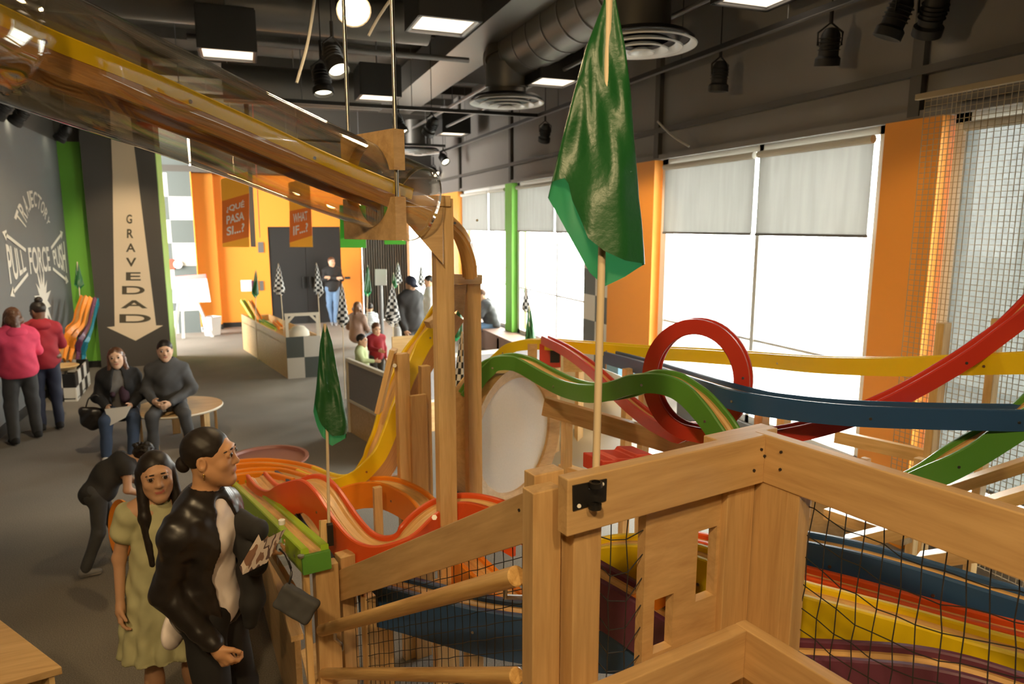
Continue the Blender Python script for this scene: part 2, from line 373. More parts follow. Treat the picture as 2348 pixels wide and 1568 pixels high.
dx0, dx1 = Yp(620, 640, YF).x, Yp(784, 640, YF).x; dx2 = Yp(832, 640, YF).x
wf = struct(MB().box((ox1, YF, .12), (dx0, YF+.1, 3.85)).box((dx0, YF, 2.56), (dx2, YF+.1, 3.85)).box((dx1, YF, 0.1), (dx2, YF+.1, 2.56)).build('wall_far', 'wall_amber'))
MB().box((ox1, YF-.02, 0), (dx0, YF+.1, .12)).box((dx1, YF-.02, 0), (dx2, YF+.1, .12)).build('plinth', 'black', wf)
MB().box((XL-4, YK-.01, 3.85), (XW, YF+.2, 4.0)).build('soffit', 'wall_dark', wf)
MB().box((kx1, YF-.05, 4.0), (XW, YF+.2, CZ)).build('upper_band', 'wall_dark', wf)
plain('door_black', (0.010, 0.009, 0.008), 0.8)
dr = struct(MB().box((dx0, YF+.03, 0), ((dx0+dx1)/2-.006, YF+.09, 2.56)).box(((dx0+dx1)/2+.006, YF+.03, 0), (dx1, YF+.09, 2.56)).build('door_1', 'door_black'))
MB().box(((dx0+dx1)/2-.006, YF+.05, 0), ((dx0+dx1)/2+.006, YF+.08, 2.56)).build('door_gap', 'black', dr)
for sg in (-1, 1): MB().box(((dx0+dx1)/2+sg*.09-.02, YF-.03, .95), ((dx0+dx1)/2+sg*.09+.02, YF+.03, 1.25)).build('door_handle', 'black', dr)
# far right: grey drapes and glazed doors
plain('drape', (0.13, 0.12, 0.10), 0.9); gx = Yp(932, 640, YF).x
vs = []; fs = []; NN = 90
for i in range(NN+1):
    x = dx2+(gx-dx2)*i/NN; y = YF-.10+.05*math.sin(i*1.3)
    vs += [(x, y, .02), (x, y, 3.9)]
for i in range(NN): fs.append((2*i, 2*i+2, 2*i+3, 2*i+1))
o = mk('curtain', vs, fs, 'drape', smooth=True); tag(o, 'grey full-height drapes beside the narrow orange wall at the far end', 'curtain')
sm = o.modifiers.new('solid', 'SOLIDIFY'); sm.thickness = .01
wr = MB().box((gx, YF, 2.9), (XW, YF+.1, 3.85))
wr = struct(wr.build('wall_rear_right', 'wall_band'))
w5 = struct(MB().box((gx, YF, 0), (gx+.12, YF+.08, 2.9)).box((gx+.85, YF, 0), (gx+.97, YF+.08, 2.9)).box((gx, YF, 2.8), (XW, YF+.08, 2.9)).box((gx+1.8, YF, 0), (gx+1.92, YF+.08, 2.9)).build('window_5', 'frame_white'))
MB().box((gx+.1, YF+.03, 0), (XW, YF+.04, 2.85)).build('pane', 'glass', w5)
# ------------------------------------------------------------------ window wall
wr = MB()
wr.box((XW, YB, 3.42), (XW+.25, YF+.3, CZ)).box((XW, YB, 0), (XW+.25, YF+.3, .50)).box((XW, YB, 0), (XW+.25, -1.0, CZ))
wr = struct(wr.build('wall_right', 'wall_band'))
MB().box((XW-.07, YB, 3.72), (XW+.01, YF, 3.78)).build('ledge', 'wall_dark', wr)
MB().box((XW-.05, YB, 3.40), (XW+.01, YF, 3.46)).build('ledge', 'wall_band', wr)
for y in (2.0, 4.12, 7.75, 12.95, 16.4): MB().box((XW-.06, y-.05, 3.42), (XW+.01, y+.05, CZ)).build('rib', 'wall_dark', wr)
def pier(y0, y1, m, nm='trim_1', d=.06):
    return struct(MB().box((XW-d, y0, 0), (XW+.25, y1, 3.40)).build(nm, m))
pier(3.86, 4.36, 'wall_orange', 'trim_1'); pier(7.76, 8.92, 'wall_orange', 'trim_2')
pk = MB()
for j in range(9):
    for i in range(2):
        pk.cur = (i+j) % 2; pk.box((XW-.05, 8.92+.39*i, j*.39), (XW+.25, 8.92+.39*(i+1), min(3.4, (j+1)*.39)))
struct(pk.build('trim_3', ['offwhite', 'slate']))
pier(12.82, 13.2, 'wall_green', 'trim_4'); pier(16.5, YF+.2, 'wall_orange', 'trim_5')
plain('shade_cloth', (0.60, 0.58, 0.52), 0.9)
def shade_mat(name, c, tr):
    m = bpy.data.materials.new(name); m.use_nodes = True; MT[name] = m; t = m.node_tree; t.nodes.clear()
    o = t.nodes.new('ShaderNodeOutputMaterial'); a = t.nodes.new('ShaderNodeBsdfDiffuse'); b = t.nodes.new('ShaderNodeBsdfTranslucent'); x = t.nodes.new('ShaderNodeMixShader')
    tc = t.nodes.new('ShaderNodeTexCoord'); mp = t.nodes.new('ShaderNodeMapping'); mp.inputs['Scale'].default_value = (1, 6, .6); n = t.nodes.new('ShaderNodeTexNoise'); n.inputs['Scale'].default_value = 2
    t.links.new(tc.outputs['Object'], mp.inputs[0]); t.links.new(mp.outputs[0], n.inputs['Vector'])
    r = t.nodes.new('ShaderNodeValToRGB'); r.color_ramp.elements[0].position = .3; r.color_ramp.elements[1].position = .7
    r.color_ramp.elements[0].color = (*[q*.86 for q in c], 1); r.color_ramp.elements[1].color = (*c, 1); t.links.new(n.outputs['Fac'], r.inputs[0])
    t.links.new(r.outputs[0], a.inputs[0]); t.links.new(r.outputs[0], b.inputs[0]); x.inputs[0].default_value = .5
    tp = t.nodes.new('ShaderNodeBsdfTransparent'); x2 = t.nodes.new('ShaderNodeMixShader'); x2.inputs[0].default_value = tr
    t.links.new(a.outputs[0], x.inputs[1]); t.links.new(b.outputs[0], x.inputs[2]); t.links.new(x.outputs[0], x2.inputs[1]); t.links.new(tp.outputs[0], x2.inputs[2]); t.links.new(x2.outputs[0], o.inputs[0])
shade_mat('shade', (0.34, 0.33, 0.31), .06); shade_mat('shade_screen', (0.22, 0.23, 0.22), .10)
def window(k, y0, y1, mulls, zt, shade, names, zs=.50):
    f = MB()
    for y in [y0+.06, y1-.06]: f.box((XW+.05, y-.06, zs), (XW+.14, y+.06, 3.42))
    for y in mulls: f.box((XW+.05, y-.03, zs), (XW+.13, y+.03, 3.42))
    f.box((XW+.05, y0, zs), (XW+.14, y1, zs+.08)).box((XW+.05, y0, 3.34), (XW+.14, y1, 3.42)).box((XW+.06, y0, 1.385), (XW+.10, y1, 1.415))
    w = struct(f.build('window_%d' % k, 'frame_white'))
    MB().box((XW+.09, y0+.1, zs+.06), (XW+.096, y1-.1, 3.36)).build('pane', 'glass', w)
    ys = [y0+.1]+list(mulls)+[y1-.1]
    for i in range(len(ys)-1):
        r = empty('roller_shade', (XW, (ys[i]+ys[i+1])/2, 3.2), names[i], 'window shade', 'roller shades')
        scl = MB().box((XW+.0, ys[i]+.03, zt), (XW+.004, ys[i+1]-.03, 3.28)).build('shade_cloth', shade, r)
        MB().box((XW-.012, ys[i]+.03, zt-.025), (XW+.014, ys[i+1]-.03, zt)).build('hem_bar', 'pipe', scl)
        MB().cyl((XW-.01, ys[i]+.03, 3.3), (XW-.01, ys[i+1]-.03, 3.3), .035).build('roller_tube', 'shade_cloth', r)
ym = Xp(1732, 450, XW).y
window(1, -1.0, 3.84, (.5, 2.2), 0.72, 'shade_screen', ['tall grey screen shade lowered outside the view beside the camera', 'tall grey screen shade lowered behind the netting, nearer one', 'tall grey screen shade lowered behind the netting, beside the orange pillar'])
window(2, 4.38, 7.74, (ym,), 2.52, 'shade', ['half-lowered grey shade right of the white mullion, left of the near orange pillar', 'half-lowered grey shade with a faint yellow patch behind, right of the green flag'])
window(3, 9.72, 12.8, (Xp(1272, 500, XW).y,), 2.5, 'shade', ['half-lowered grey shade directly behind the large green flag', 'half-lowered grey shade just right of the green window strip'])
window(4, 13.22, 16.48, (Xp(1120, 480, XW).y,), 2.5, 'shade', ['half-lowered grey shade just left of the green window strip', 'farthest half-lowered grey shade beside the distant orange pillar'])
# outdoors
struct(MB().box((XW+.3, -20, -.25), (60, 45, -.2)).build('ground_outside', 'outside_ground'))
plain('facade', (0.42, 0.43, 0.42), .9); plain('facade_window', (0.10, 0.12, 0.14), .3)
bl = empty('office_building', (26, 12, -.2), 'pale building seen washed out through the big window', 'building')
MB().box((24, 2, -.2), (34, 16, 9)).build('facade', 'facade', bl)
fw_ = MB()
for i in range(6):
    for j in range(3): fw_.box((23.95, 3+i*2.2, 1+j*2.8), (24.02, 4.4+i*2.2, 2.8+j*2.8))
fw_.build('window_band', 'facade_window', bl)
# ================================================================== CEILING FITTINGS
emis('panel_glow', (1.0, 0.86, 0.68), 1.15); emis('bulb_glow', (1.0, 0.88, 0.62), 6.0); emis('bulb_hot', (1.0, 0.78, 0.42), 60.0); emis('bulb_dim', (1.0, 0.85, 0.6), 1.6)
plain('box_black', (0.010, 0.009, 0.008), 0.6); plain('vent_white', (0.62, 0.63, 0.62), 0.4)
plain('strand_wire', (0.30, 0.28, 0.25), 0.5)
BZ = 4.5
boxes = [((523, 128), 'black box light hanging upper left, above the clear tube', 0), ((1015, 62), 'black box light with the largest bright panel, right of the hanging rods', 0),
 ((866, 227), 'black box light behind the right hanging rod', 0), ((1268, 191), 'black box light just left of the green flag and right of the big duct', 0),
 ((1038, 309), 'black box light between two spotlights below the round vent', 0), ((1036, 386), 'farthest black box light, above the distant orange pillar', 0),
 ((1126, 357), 'flat black box light partly behind a spotlight, over the far windows', 0), ((1452, 262), 'black box light peeking out right of the green flag', 0),
 ((1805, 156), 'black box light hanging alone in front of the dark wall above the big window', .6), ((1748, -4), 'black box light cut off by the top of the photo above the long track', 0)]
for (u, v), lab, rz in boxes:
    p = Zp(u, v, BZ); r = empty('box_light', p, lab, 'ceiling light', 'black box ceiling lights'); s = .3
    R = Matrix.Rotation(rz, 3, 'Z')
    def P(x, y, z): return p+R @ Vector((x, y, z))
    h = .44
    b = MB()
    for (x0, y0, x1, y1) in ((-s, -s, s, -s), (s, -s, s, s), (s, s, -s, s), (-s, s, -s, -s)): b.beam(P(x0, y0, h/2), P(x1, y1, h/2), .02, h)
    b.prism([P(-s, -s, h), P(s, -s, h), P(s, s, h), P(-s, s, h)], (0, 0, .02)); hs_ = b.build('housing', 'box_black', r)
    MB().prism([P(-s+.03, -s+.03, .03), P(s-.03, -s+.03, .03), P(s-.03, s-.03, .03), P(-s+.03, s-.03, .03)], (0, 0, .01)).build('diffuser', 'panel_glow', r)
    f = MB()
    for q in (-.28, .28): f.beam(P(q, -s, .01), P(q, s, .01), .03, .02).beam(P(-s, q, .01), P(s, q, .01), .03, .02)
    f.build('trim', 'pipe', hs_)
    MB().cyl(P(0, 0, h), (p.x, p.y, CZ+.03), .008, n=6).build('hanger', 'pipe', r)
for (u, v), dia, lab in (((1162, 238), 1.02, 'round white ceiling vent under the bend of the big duct'), ((1470, 108), 1.02, 'round white ceiling vent partly behind the green flag'), ((958, 350), 1.0, 'round ceiling vent farthest away, above the end of the clear tube')):
    p = Zp(u, v, 4.28); r = empty('ceiling_vent', p, lab, 'ceiling vent', 'round ceiling vents')
    MB().cyl(p+V(0, 0, .06), (p.x, p.y, 5.0), .27, n=24).build('neck', 'duct', r, True)
    for k, rr in enumerate((.51, .38, .25, .12)):
        rr *= dia; z = .02*k
        MB().lathe([(rr-.065, .05-z), (rr-.03, .008-z), (rr, 0-z), (rr+.005, .012-z), (rr-.03, .03-z), (rr-.065, .05-z)], p, 40).build('ring', 'vent_white', r, True)
    MB().lathe([(0.001, .06), (.50, .06), (.45, .10), (.001, .1)], p, 32).build('back_plate', 'box_black', r)
# big round duct with its bend, smaller ducts and pipes
r = empty('air_duct', Zp(1300, 60, 5.0), 'large round dark metal duct bending down to the round vent', 'duct')
a, b = Zp(1520, -90, 5.0), Zp(1158, 140, 4.95)
MB().cyl(a, b, .34, n=32).build('duct_run', 'duct', r, True)
q = Zp(1162, 238, 4.28); MB().tube(spline([b+(a-b).normalized()*.1, b+V(0, 0, -.05), V(q.x, q.y, 4.9), V(q.x, q.y, 4.5)], 6), .30, 24).build('duct_bend', 'duct', r, True)
for k in range(9):
    c = a.lerp(b, (k+.5)/9); MB().cyl(c, c+(b-a).normalized()*.03, .35, n=32).build('seam_band', 'pipe', r, True)
for nm, p0, p1, rr, lab in (('air_duct', (-.2, 12.6, 4.85), (2.3, 12.6, 4.85), .30, 'pale round duct section crossing behind the hanging rods'), ('air_duct', (-2.4, 9.5, 5.2), (2.4, 9.5, 5.2), .26, 'dark wrapped duct running crosswise under the ceiling behind the lamp')):
    tag(MB().cyl(p0, p1, rr, n=28).build(nm, 'duct', None, True), lab, 'duct')
tag(MB().box((-2.4, -2, 4.95), (-1.5, 14, 5.5)).build('air_duct', 'ceiling_black'), 'square dark duct running lengthwise above the clear tube', 'duct')
tag(MB().box((2.9, -2, 5.05), (3.6, 16, 5.5)).build('air_duct', 'duct'), 'square grey duct running lengthwise beside the window wall', 'duct')
jm = MB()
for k in range(13): jm.box((XL-3, .5+k*1.5, CZ-.16), (XW, .62+k*1.5, CZ))
struct(jm.build('trim_6', 'ceiling_black'))
rib = MB()
for k in range(60): rib.box((3.65+k*.02*1.0, 0, CZ-.2), (3.655+k*.02, 14, CZ-.17))
rib.build('deck_rib', 'pipe', bpy.data.objects['ceiling'])
pipes = [((-.5, 9.3, 4.75), (2.9, 9.3, 4.75), .035, 'thin grey pipe crossing above the box lights'), ((4.05, 0, 4.62), (4.05, 17, 4.62), .025, 'long grey conduit running beside the window-side lighting track'), ((3.75, 0, 4.8), (3.75, 17, 4.8), .03, 'long grey pipe above the window-side lighting track')]
for a, b, rr, lab in pipes: tag(MB().cyl(a, b, rr, n=12).build('ceiling_pipe', 'pipe', None, True), lab, 'pipe')
# lighting tracks
def ltrack(a, b, lab):
    a, b = Vector(a), Vector(b); r = empty('lighting_track', a, lab, 'lighting track', 'lighting tracks')
    plank('rail', a, b, .045, .05, 'box_black', r, bevel=0); plank('rail_edge', a+V(0, 0, -.028), b+V(0, 0, -.028), .05, .006, 'pipe', r, bevel=0)
    n = int((b-a).length/1.6)
    for k in range(n+1):
        c = a.lerp(b, (k+.3)/(n+.6)); MB().cyl(c, (c.x, c.y, CZ-.1), .006, n=6).build('hanger', 'pipe', r)
TZ = 4.35
ta = Zp(2060, 0, TZ); tb = Zp(1450, 190, TZ); xt = 4.55
yL1 = Zp(1000, 251, TZ).y; yL2 = Zp(1085, 337, TZ).y
ltrack((xt, 1.5, TZ), (xt, 17, TZ), 'long lighting track parallel to the window wall')
ltrack((-1.2, yL1, TZ), (xt, yL1, TZ), 'nearer of the two lighting tracks crossing the room, behind the flag')
ltrack((-1.0, yL2, TZ), (4.3, yL2, TZ), 'farther lighting track crossing the room above the far windows')
ltrack((-2.6, 3, TZ), (-2.6, 14, TZ), 'lighting track along the mural wall')
def spot(u, v, z, aim, lab, glow='bulb_dim', s=1.0, mount=TZ):
    p = Zp(u, v, z); r = empty('spotlight', p, lab, 'spotlight', 'black track spotlights'); d = Vector(aim).normalized()
    t = p-d*.12*s; e = p+d*.16*s
    LB_ = MB().lathe([(.001, -.14*s), (.05*s, -.13*s), (.075*s, -.08*s), (.08*s, .08*s), (.10*s, .10*s), (.10*s, .16*s), (.092*s, .16*s), (.08*s, .12*s)], p, 20, d)
    lb = LB_.build('lamp_body', 'box_black', r, True)
    g = MB()
    for k in range(4): g.lathe([(.08*s, (-.06+k*.03)*s), (.092*s, (-.055+k*.03)*s), (.08*s, (-.05+k*.03)*s)], p, 20, d)
    g.build('cooling_fin', 'box_black', lb, True)
    MB().lathe([(.001, .115*s), (.084*s, .125*s)], p, 20, d).build('lens', glow, lb)
    sd = d.cross(Vector((0, 0, 1))).normalized() if abs(d.z) < .98 else Vector((1, 0, 0))
    top = V(p.x, p.y, mount) if mount-p.z < .9 else p+V(0, 0, .3)
    y = MB().tube([p+sd*.095*s, p+sd*.1*s+V(0, 0, .1*s), V(top.x, top.y, p.z+.18*s), p-sd*.1*s+V(0, 0, .1*s), p-sd*.095*s], .009*s, 6).cyl((p.x, p.y, p.z+.17*s), (top.x, top.y, max(top.z, p.z+.2)), .016, n=8).cyl((p.x, p.y, p.z+.2), (p.x, p.y, CZ+.02), .006, n=6)
    y.build('yoke', 'box_black', r, True); return p
spot(914, 284, 4.12, (.3, -.3, -.8), 'black spotlight hanging just right of the tube hanger plate', 'bulb_glow')
spot(990, 288, 4.12, (-.3, .6, -.8), 'black spotlight left of a box light, under the round vent')
spot(1250, 303, 4.10, (.1, .6, -1), 'black spotlight close to the left edge of the green flag')
spot(1016, 362, 4.12, (.2, -.6, -.6), 'black spotlight with bright lens on the farther cross track, left one', 'bulb_glow')
spot(1120, 362, 4.12, (.3, -.6, -.6), 'black spotlight with bright lens directly before a flat box light', 'bulb_glow')
spot(994, 392, 4.0, (.4, -.6, -.6), 'small black spotlight seen through the end of the clear tube', 'bulb_glow')
spot(1650, 172, 4.10, (0, .1, -1), 'black spotlight hanging before the dark wall, left of the lone box light')
spot(1902, 104, 4.08, (.1, .2, -1), 'black spotlight overlapping the right corner of a box light')
spot(2058, 34, 4.08, (-.2, .3, -.9), 'black spotlight at the top right, left one of a pair')
spot(2140, 28, 4.08, (.3, .5, -.8), 'black spotlight at the top right, right one of a pair with a gold-lit rim', 'bulb_dim')
spot(738, 180, 4.0, (.05, -.25, -1), 'black spotlight with a lit round lens aimed down, lower of two left of the rods', 'bulb_glow')
spot(763, 132, 4.05, (.25, -.5, -.8), 'black spotlight with a lit lens directly behind the left hanging rod', 'bulb_glow')
p = spot(803, -6, 4.12, (.0, -.75, -.66), 'glaring lit spot cut off by the top of the photo', 'bulb_hot', 1.15)
light('glare_lamp', 'POINT', p+V(0, -.30, -.28), 60, WARM, .08)
for (u, v), lab in (((8, 246), 'small spotlight nearest the left photo edge over the mural'), ((48, 262), 'small spotlight second along the mural wall track'), ((148, 303), 'spotlight with bright rim over the mural wall, left of the green wall end'), ((183, 318), 'spotlight over the green wall end')):
    spot(u, v, 4.12, (-.8, .3, -.9), lab, 'bulb_glow')
for loc, tg, e, ang in (((-1.0, 11.3, 4.2), (-2.0, 14.4, 1.9), 260, 44), ((-1.6, 8.5, 4.2), (-3.0, 11.2, 1.9), 420, 55), ((-.9, 6.5, 4.2), (-1.6, 8.2, .6), 170, 55), ((0, 15.0, 4.2), (-.4, 19.3, 2.4), 110, 60),
                        ((2.0, 15.2, 4.2), (1.6, 19.3, 2.2), 110, 60), ((3.1, 6.6, 4.2), (4.9, 8.3, 1.9), 260, 42), ((2.6, 2.6, 4.2), (4.9, 4.1, 2.0), 110, 38), ((0.4, 11.5, 4.2), (0.6, 11.0, 0), 60, 38), ((-.6, 9.5, 4.2), (-.6, 12.5, 0), 100, 60), ((-1.0, 16.5, 4.3), (-1.8, 18.6, 2.2), 15, 60), ((0.2, 7.0, 4.3), (-.2, 11.6, 3.2), 150, 40)):  # spots on the orange window piers and the banners are added to brighten them
    light('track_or_fill_lamp', 'SPOT', loc, e, WARM2, .06, tg, ang, .7)
# loose cables
for pts, lab in (([D(722, -10, 5.2), D(712, 60, 5.2), D(700, 120, 5.2), D(680, 190, 5.2)], 'pale loose cable dangling left of the spotlights'), ([D(1508, 278, 7.6), D(1540, 310, 7.5), D(1580, 336, 7.4)], 'short pale cable hanging from a track end before the dark wall'), ([D(895, 0, 5.4), D(868, 40, 5.4), D(845, 82, 5.4)], 'pale strap hanging diagonally left of the right rod')):
    tag(MB().tube(spline(pts, 5), .012, 6).build('cable', 'strand_wire', None, True), lab, 'cable')
# ================================================================== FOREGROUND PLATFORM AND RAILS
PA = math.radians(-10.3)
A = Vector((math.sin(PA), math.cos(PA), 0)); B = Vector((math.cos(PA), -math.sin(PA), 0))
CR = D(1757, 997, 1.95); RZ = CR.z
def onB(u, v, off=0): return Pl(u, v, CR+A*off, A)
def onA(u, v, off=0): return Pl(u, v, CR+B*off, B)
bh = .140; th = .040
def screws(mb, pts, n):
    for p in pts: mb.cyl(p, Vector(p)-n*.004, .004, n=10)
rl = empty('platform_railing', V(CR.x, CR.y, .9), 'maple corner railing of the viewing platform with netting panels below', 'railing')
pL = onB(1302, 1100); pR = onA(2500, 1223)
pL = Vector((pL.x, pL.y, RZ)); pR = Vector((pR.x, pR.y, RZ))
plank('top_rail', pL-V(0, 0, bh/2)+A*th/2, CR-V(0, 0, bh/2)+A*th/2+B*.0, th, bh, parent=rl)
plank('top_rail', CR-V(0, 0, bh/2)+B*th/2+A*th, pR-V(0, 0, bh/2)+B*th/2, th, bh, parent=rl)
sm = MB(); screws(sm, [onB(*q) for q in ((1745, 1030), (1728, 1078), (1752, 1045))], A)
for q in ((1792, 1036), (1790, 1076)): p = onA(*q); sm.cyl(p, p-B*.004, .004, n=10)
sm.build('screw', 'darkgap', rl)
# corner posts (two boards meeting at the corner), under the rails
cpt = CR-V(0, 0, bh)
plank('post', cpt-B*.055+A*.045, V(cpt.x, cpt.y, .25)-B*.055+A*.045, .11, .035, parent=rl, up=A)
plank('post', cpt-A*.015+B*.022, V(cpt.x, cpt.y, .25)-A*.015+B*.022, .09+.04, .035, parent=rl, up=B)
plank('post', cpt-A*.09+B*.03, V(cpt.x, cpt.y, .25)-A*.09+B*.03, .05, .05, parent=rl, up=B)
plank('rear_rail', CR-B*.14+A*.07-V(0, 0, .03), CR+B*.10+A*.07-V(0, 0, .03), .06, .05, parent=rl)
# end posts at the left of the rail: three boards side by side
p0 = onB(1335, 1180, .0)
def vpost(u, off, w, d, ztop, zb=.0, m='maple', parent=rl, v=1300):
    p = onB(u, v, off); a = V(p.x, p.y, ztop); b = V(p.x, p.y, zb)
    return plank('post', a, b, w, d, m, parent, up=A)
pe = onB(1252, 1300, .075)
plank('post', V(pe.x, pe.y, 1.975)+A*.02, V(pe.x, pe.y, 0)+A*.02, .082, .05, parent=rl, up=A)
pe2 = onB(1330, 1300, .06)
plank('post', V(pe2.x, pe2.y, 1.99), V(pe2.x, pe2.y, 0), .085, .06, parent=rl, up=A)
pe3 = onB(1246, 1300, .16)
plank('post', V(pe3.x, pe3.y, 1.99), V(pe3.x, pe3.y, 1.6), .09, .05, parent=rl, up=A)
# lower inner boards
cl = D(1712, 1445, 1.86); lz = cl.z
l1 = Zp(1400, 1585, lz); l2 = Zp(1990, 1602, lz)
plank('lower_board', V(cl.x, cl.y, lz-.07)-B*.55+A*th/2, V(cl.x, cl.y, lz-.07)+A*th/2, th, .14, parent=rl)
plank('lower_board', V(cl.x, cl.y, lz-.07)+A*th+B*th/2, V(cl.x, cl.y, lz-.07)-A*.8+B*th/2, th, .14, parent=rl)
# viewing panel with two window slots
def wpanel(off, tk, outer, holes, nm, m='maple', parent=rl):
    """outer/holes given as (s0,s1,z0,z1) in the rail plane"""
    s0, s1, z0, z1 = outer
    ss = sorted({s0, s1, *[h[0] for h in holes], *[h[1] for h in holes]}); zz = sorted({z0, z1, *[h[2] for h in holes], *[h[3] for h in holes]})
    mb = MB(); base = V(CR.x, CR.y, 0)+A*off
    for i in range(len(ss)-1):
        for j in range(len(zz)-1):
            c = ((ss[i]+ss[i+1])/2, (zz[j]+zz[j+1])/2)
            if any(h[0] < c[0] < h[1] and h[2] < c[1] < h[3] for h in holes): continue
            P = [base+B*a+V(0, 0, b) for a, b in ((ss[i], zz[j]), (ss[i+1], zz[j]), (ss[i+1], zz[j+1]), (ss[i], zz[j+1]))]
            mb.prism(P, A*tk)
    return mb.build(nm, m, parent)
def sz(u, v, off): p = onB(u, v, off); return ((p-CR).dot(B), p.z)
of = .05
sL = sz(1478, 1300, of)[0]; sR = sz(1668, 1300, of)[0]
h1 = (sz(1598, 1290, of)[0], sz(1640, 1290, of)[0], sz(1620, 1370, of)[1], sz(1620, 1213, of)[1])
h2 = (sz(1499, 1430, of)[0], sz(1542, 1430, of)[0], sz(1520, 1490, of)[1], sz(1520, 1369, of)[1])
wpanel(of, .03, (sL, sR, .9, RZ-bh+.03), [h1, h2], 'slotted_panel')
wpanel(of+.01, .05, (sR+.004, sz(1695, 1300, of)[0], .9, RZ-bh+.02), [], 'batten')
# bracket with flag socket
bk = empty('flag_bracket', onB(1350, 1140), 'black metal flag bracket screwed to the platform rail', 'bracket')
q = [onB(u, v, -.004) for u, v in ((1314, 1114), (1392, 1098), (1390, 1148), (1315, 1172))]
MB().prism(q, A*.004).build('plate', 'black', bk)
for q_ in ((1364, 1166), (1366, 1116)): MB().lathe([(.011, 0), (.016, 0), (.016, .012), (.011, .012)], onB(*q_, -.016), 16).build('socket_ring', 'black', bk, True)
MB().cyl(onB(1328, 1160, -.004), onB(1328, 1160, -.007), .005).cyl(onB(1381, 1110, -.004), onB(1381, 1110, -.007), .005).build('screw', 'steel', bk)
# ---- netting
def net(name, fn, nu, nv, r, m, lab, sag=0.0, seed=1, parent=None, jt=.10):
    rnd = random.Random(seed); mb = MB()
    J = {}
    for i in range(nu+1):
        for j in range(nv+1):
            J[i, j] = (i/nu+rnd.uniform(-jt, jt)/nu*(0 < i < nu), j/nv+rnd.uniform(-jt, jt)/nv*(0 < j < nv))
    def pt(i, j, di=0, dj=0):
        a, b = J[i, j]; return fn(a, b+sag*math.sin(math.pi*a)*4*b*(1-b)/nv)
    for i in range(nu+1): mb.tube([pt(i, j) for j in range(nv+1)], r, 5)
    for j in range(nv+1): mb.tube([pt(i, j) for i in range(nu+1)], r, 5)
    o = mb.build(name, m, parent, True)
    return o
def bilin(a, b, c, d): return lambda s, t: (a*(1-s)+b*s)*(1-t)+(c*(1-s)+d*s)*t
n1 = net('netting', bilin(onB(1362, 1168, .06), onB(1478, 1150, .06), onB(1345, 1600, .06), onB(1468, 1600, .06)), 3, 8, .0016, 'strand', '', 1.2, 3, rl)
n2 = net('netting', bilin(onA(1838, 1095, .05), onA(2460, 1340, .05), onA(1770, 1600, .05), onA(2460, 1900, .05)), 13, 10, .0016, 'strand', '', 1.4, 5, rl)
# ---- stair guard with handrails
GR = D(1238, 1112, 1.80); GL = D(755, 1316, 3.15); AG = (GL-GR); AG.z = 0; AG.normalize(); BG = Vector((AG.y, -AG.x, 0))
gd = empty('stair_guard', V(GR.x, GR.y, 0), 'sloping maple stair guard with black mesh and round handrails', 'railing')
GRb = Pl(1231, 1233, GR, BG); GLb = Pl(757, 1374, GR, BG)
hh = (GR-GRb).length; gu = (GL-GR).normalized()
mid = lambda a, b: (a+b)/2
hR = (GR.z-GRb.z); hLf = (GL.z-GLb.z)
plank('guard_board', GR+gu*(-.02)-V(0, 0, hR/2)+BG*th/2, GL-V(0, 0, hR/2)+BG*th/2, th, hR*gu.xy.length*.98, parent=gd, up=(0, 0, 1))
kb = MB()
for q in ((1217, 1133), (1191, 1169), (1216, 1188)): p = Pl(*q, GR, BG); kb.cyl(p, p-BG*.003, .004, n=10)
kb.build('screw', 'darkgap', gd)
fp = GL+gu*(-.05)+BG*.06
plank('post', V(fp.x, fp.y, GL.z+.10), V(fp.x, fp.y, 0), .07, .07, parent=gd, up=AG)
fp2 = Pl(770, 1450, GR+BG*.01, BG); fp2 = GL-gu*.35+BG*.05
plank('post', V(fp2.x, fp2.y, GL.z+.02), V(fp2.x, fp2.y, 0), .05, .05, parent=gd, up=AG)
def gp(u, v): return Pl(u, v, GR+BG*.03, BG)
net('mesh', bilin(gp(812, 1358), gp(1198, 1240), gp(828, 1720), gp(1198, 1760)), 26, 15, .0014, 'strand', '', 0, 9, gd, jt=.05)
def handrail(R, L, r, nm):
    o = plank(nm, R, L, r*2, r*2, 'pine', gd, bevel=0)
    me = o.data; bm = bmesh.new(); Lg = (L-R).length; n = 28
    vs = [[bm.verts.new((x, math.cos(2*math.pi*k/n)*r*s, math.sin(2*math.pi*k/n)*r*s)) for k in range(n)] for x, s in ((0, .86), (.004, 1), (Lg-.01, 1), (Lg, .8))]
    for a in range(3):
        for k in range(n): bm.faces.new((vs[a][k], vs[a][(k+1) % n], vs[a+1][(k+1) % n], vs[a+1][k]))
    bm.faces.new(vs[0][::-1]); bm.faces.new(vs[3]); bmesh.ops.recalc_face_normals(bm, faces=bm.faces)
    bm.to_mesh(me); bm.free(); me.polygons.foreach_set('use_smooth', [True]*len(me.polygons)); me.set_sharp_from_angle(angle=.6); return o
off = -.10
HR = Pl(1186, 1320, GR+BG*off, BG); HL = Pl(737, 1445, GR+BG*off, BG)
handrail(HR, HL, .026, 'handrail')
HR2 = Pl(1186, 1549, GR+BG*off, BG); HL2 = Pl(742, 1543, GR+BG*off, BG)
handrail(HR2, HL2, .022, 'handrail')
def hbr(p, q, flange):
    MB().tube([p-V(0, 0, .02), p+V(0, 0, -.05), q], .007, 8).lathe([(.001, 0), (.028, 0), (.028, .006), (.001, .006)], q, 18, -BG).build('rail_bracket', 'steel', gd, True)
q = Pl(1218, 1370, GR+BG*(-.0), BG); hbr(HR+gu*.06, q, 1)
q = Pl(783, 1478, GR+BG*(-.0), BG); hbr(HL-gu*.18, q, 1)
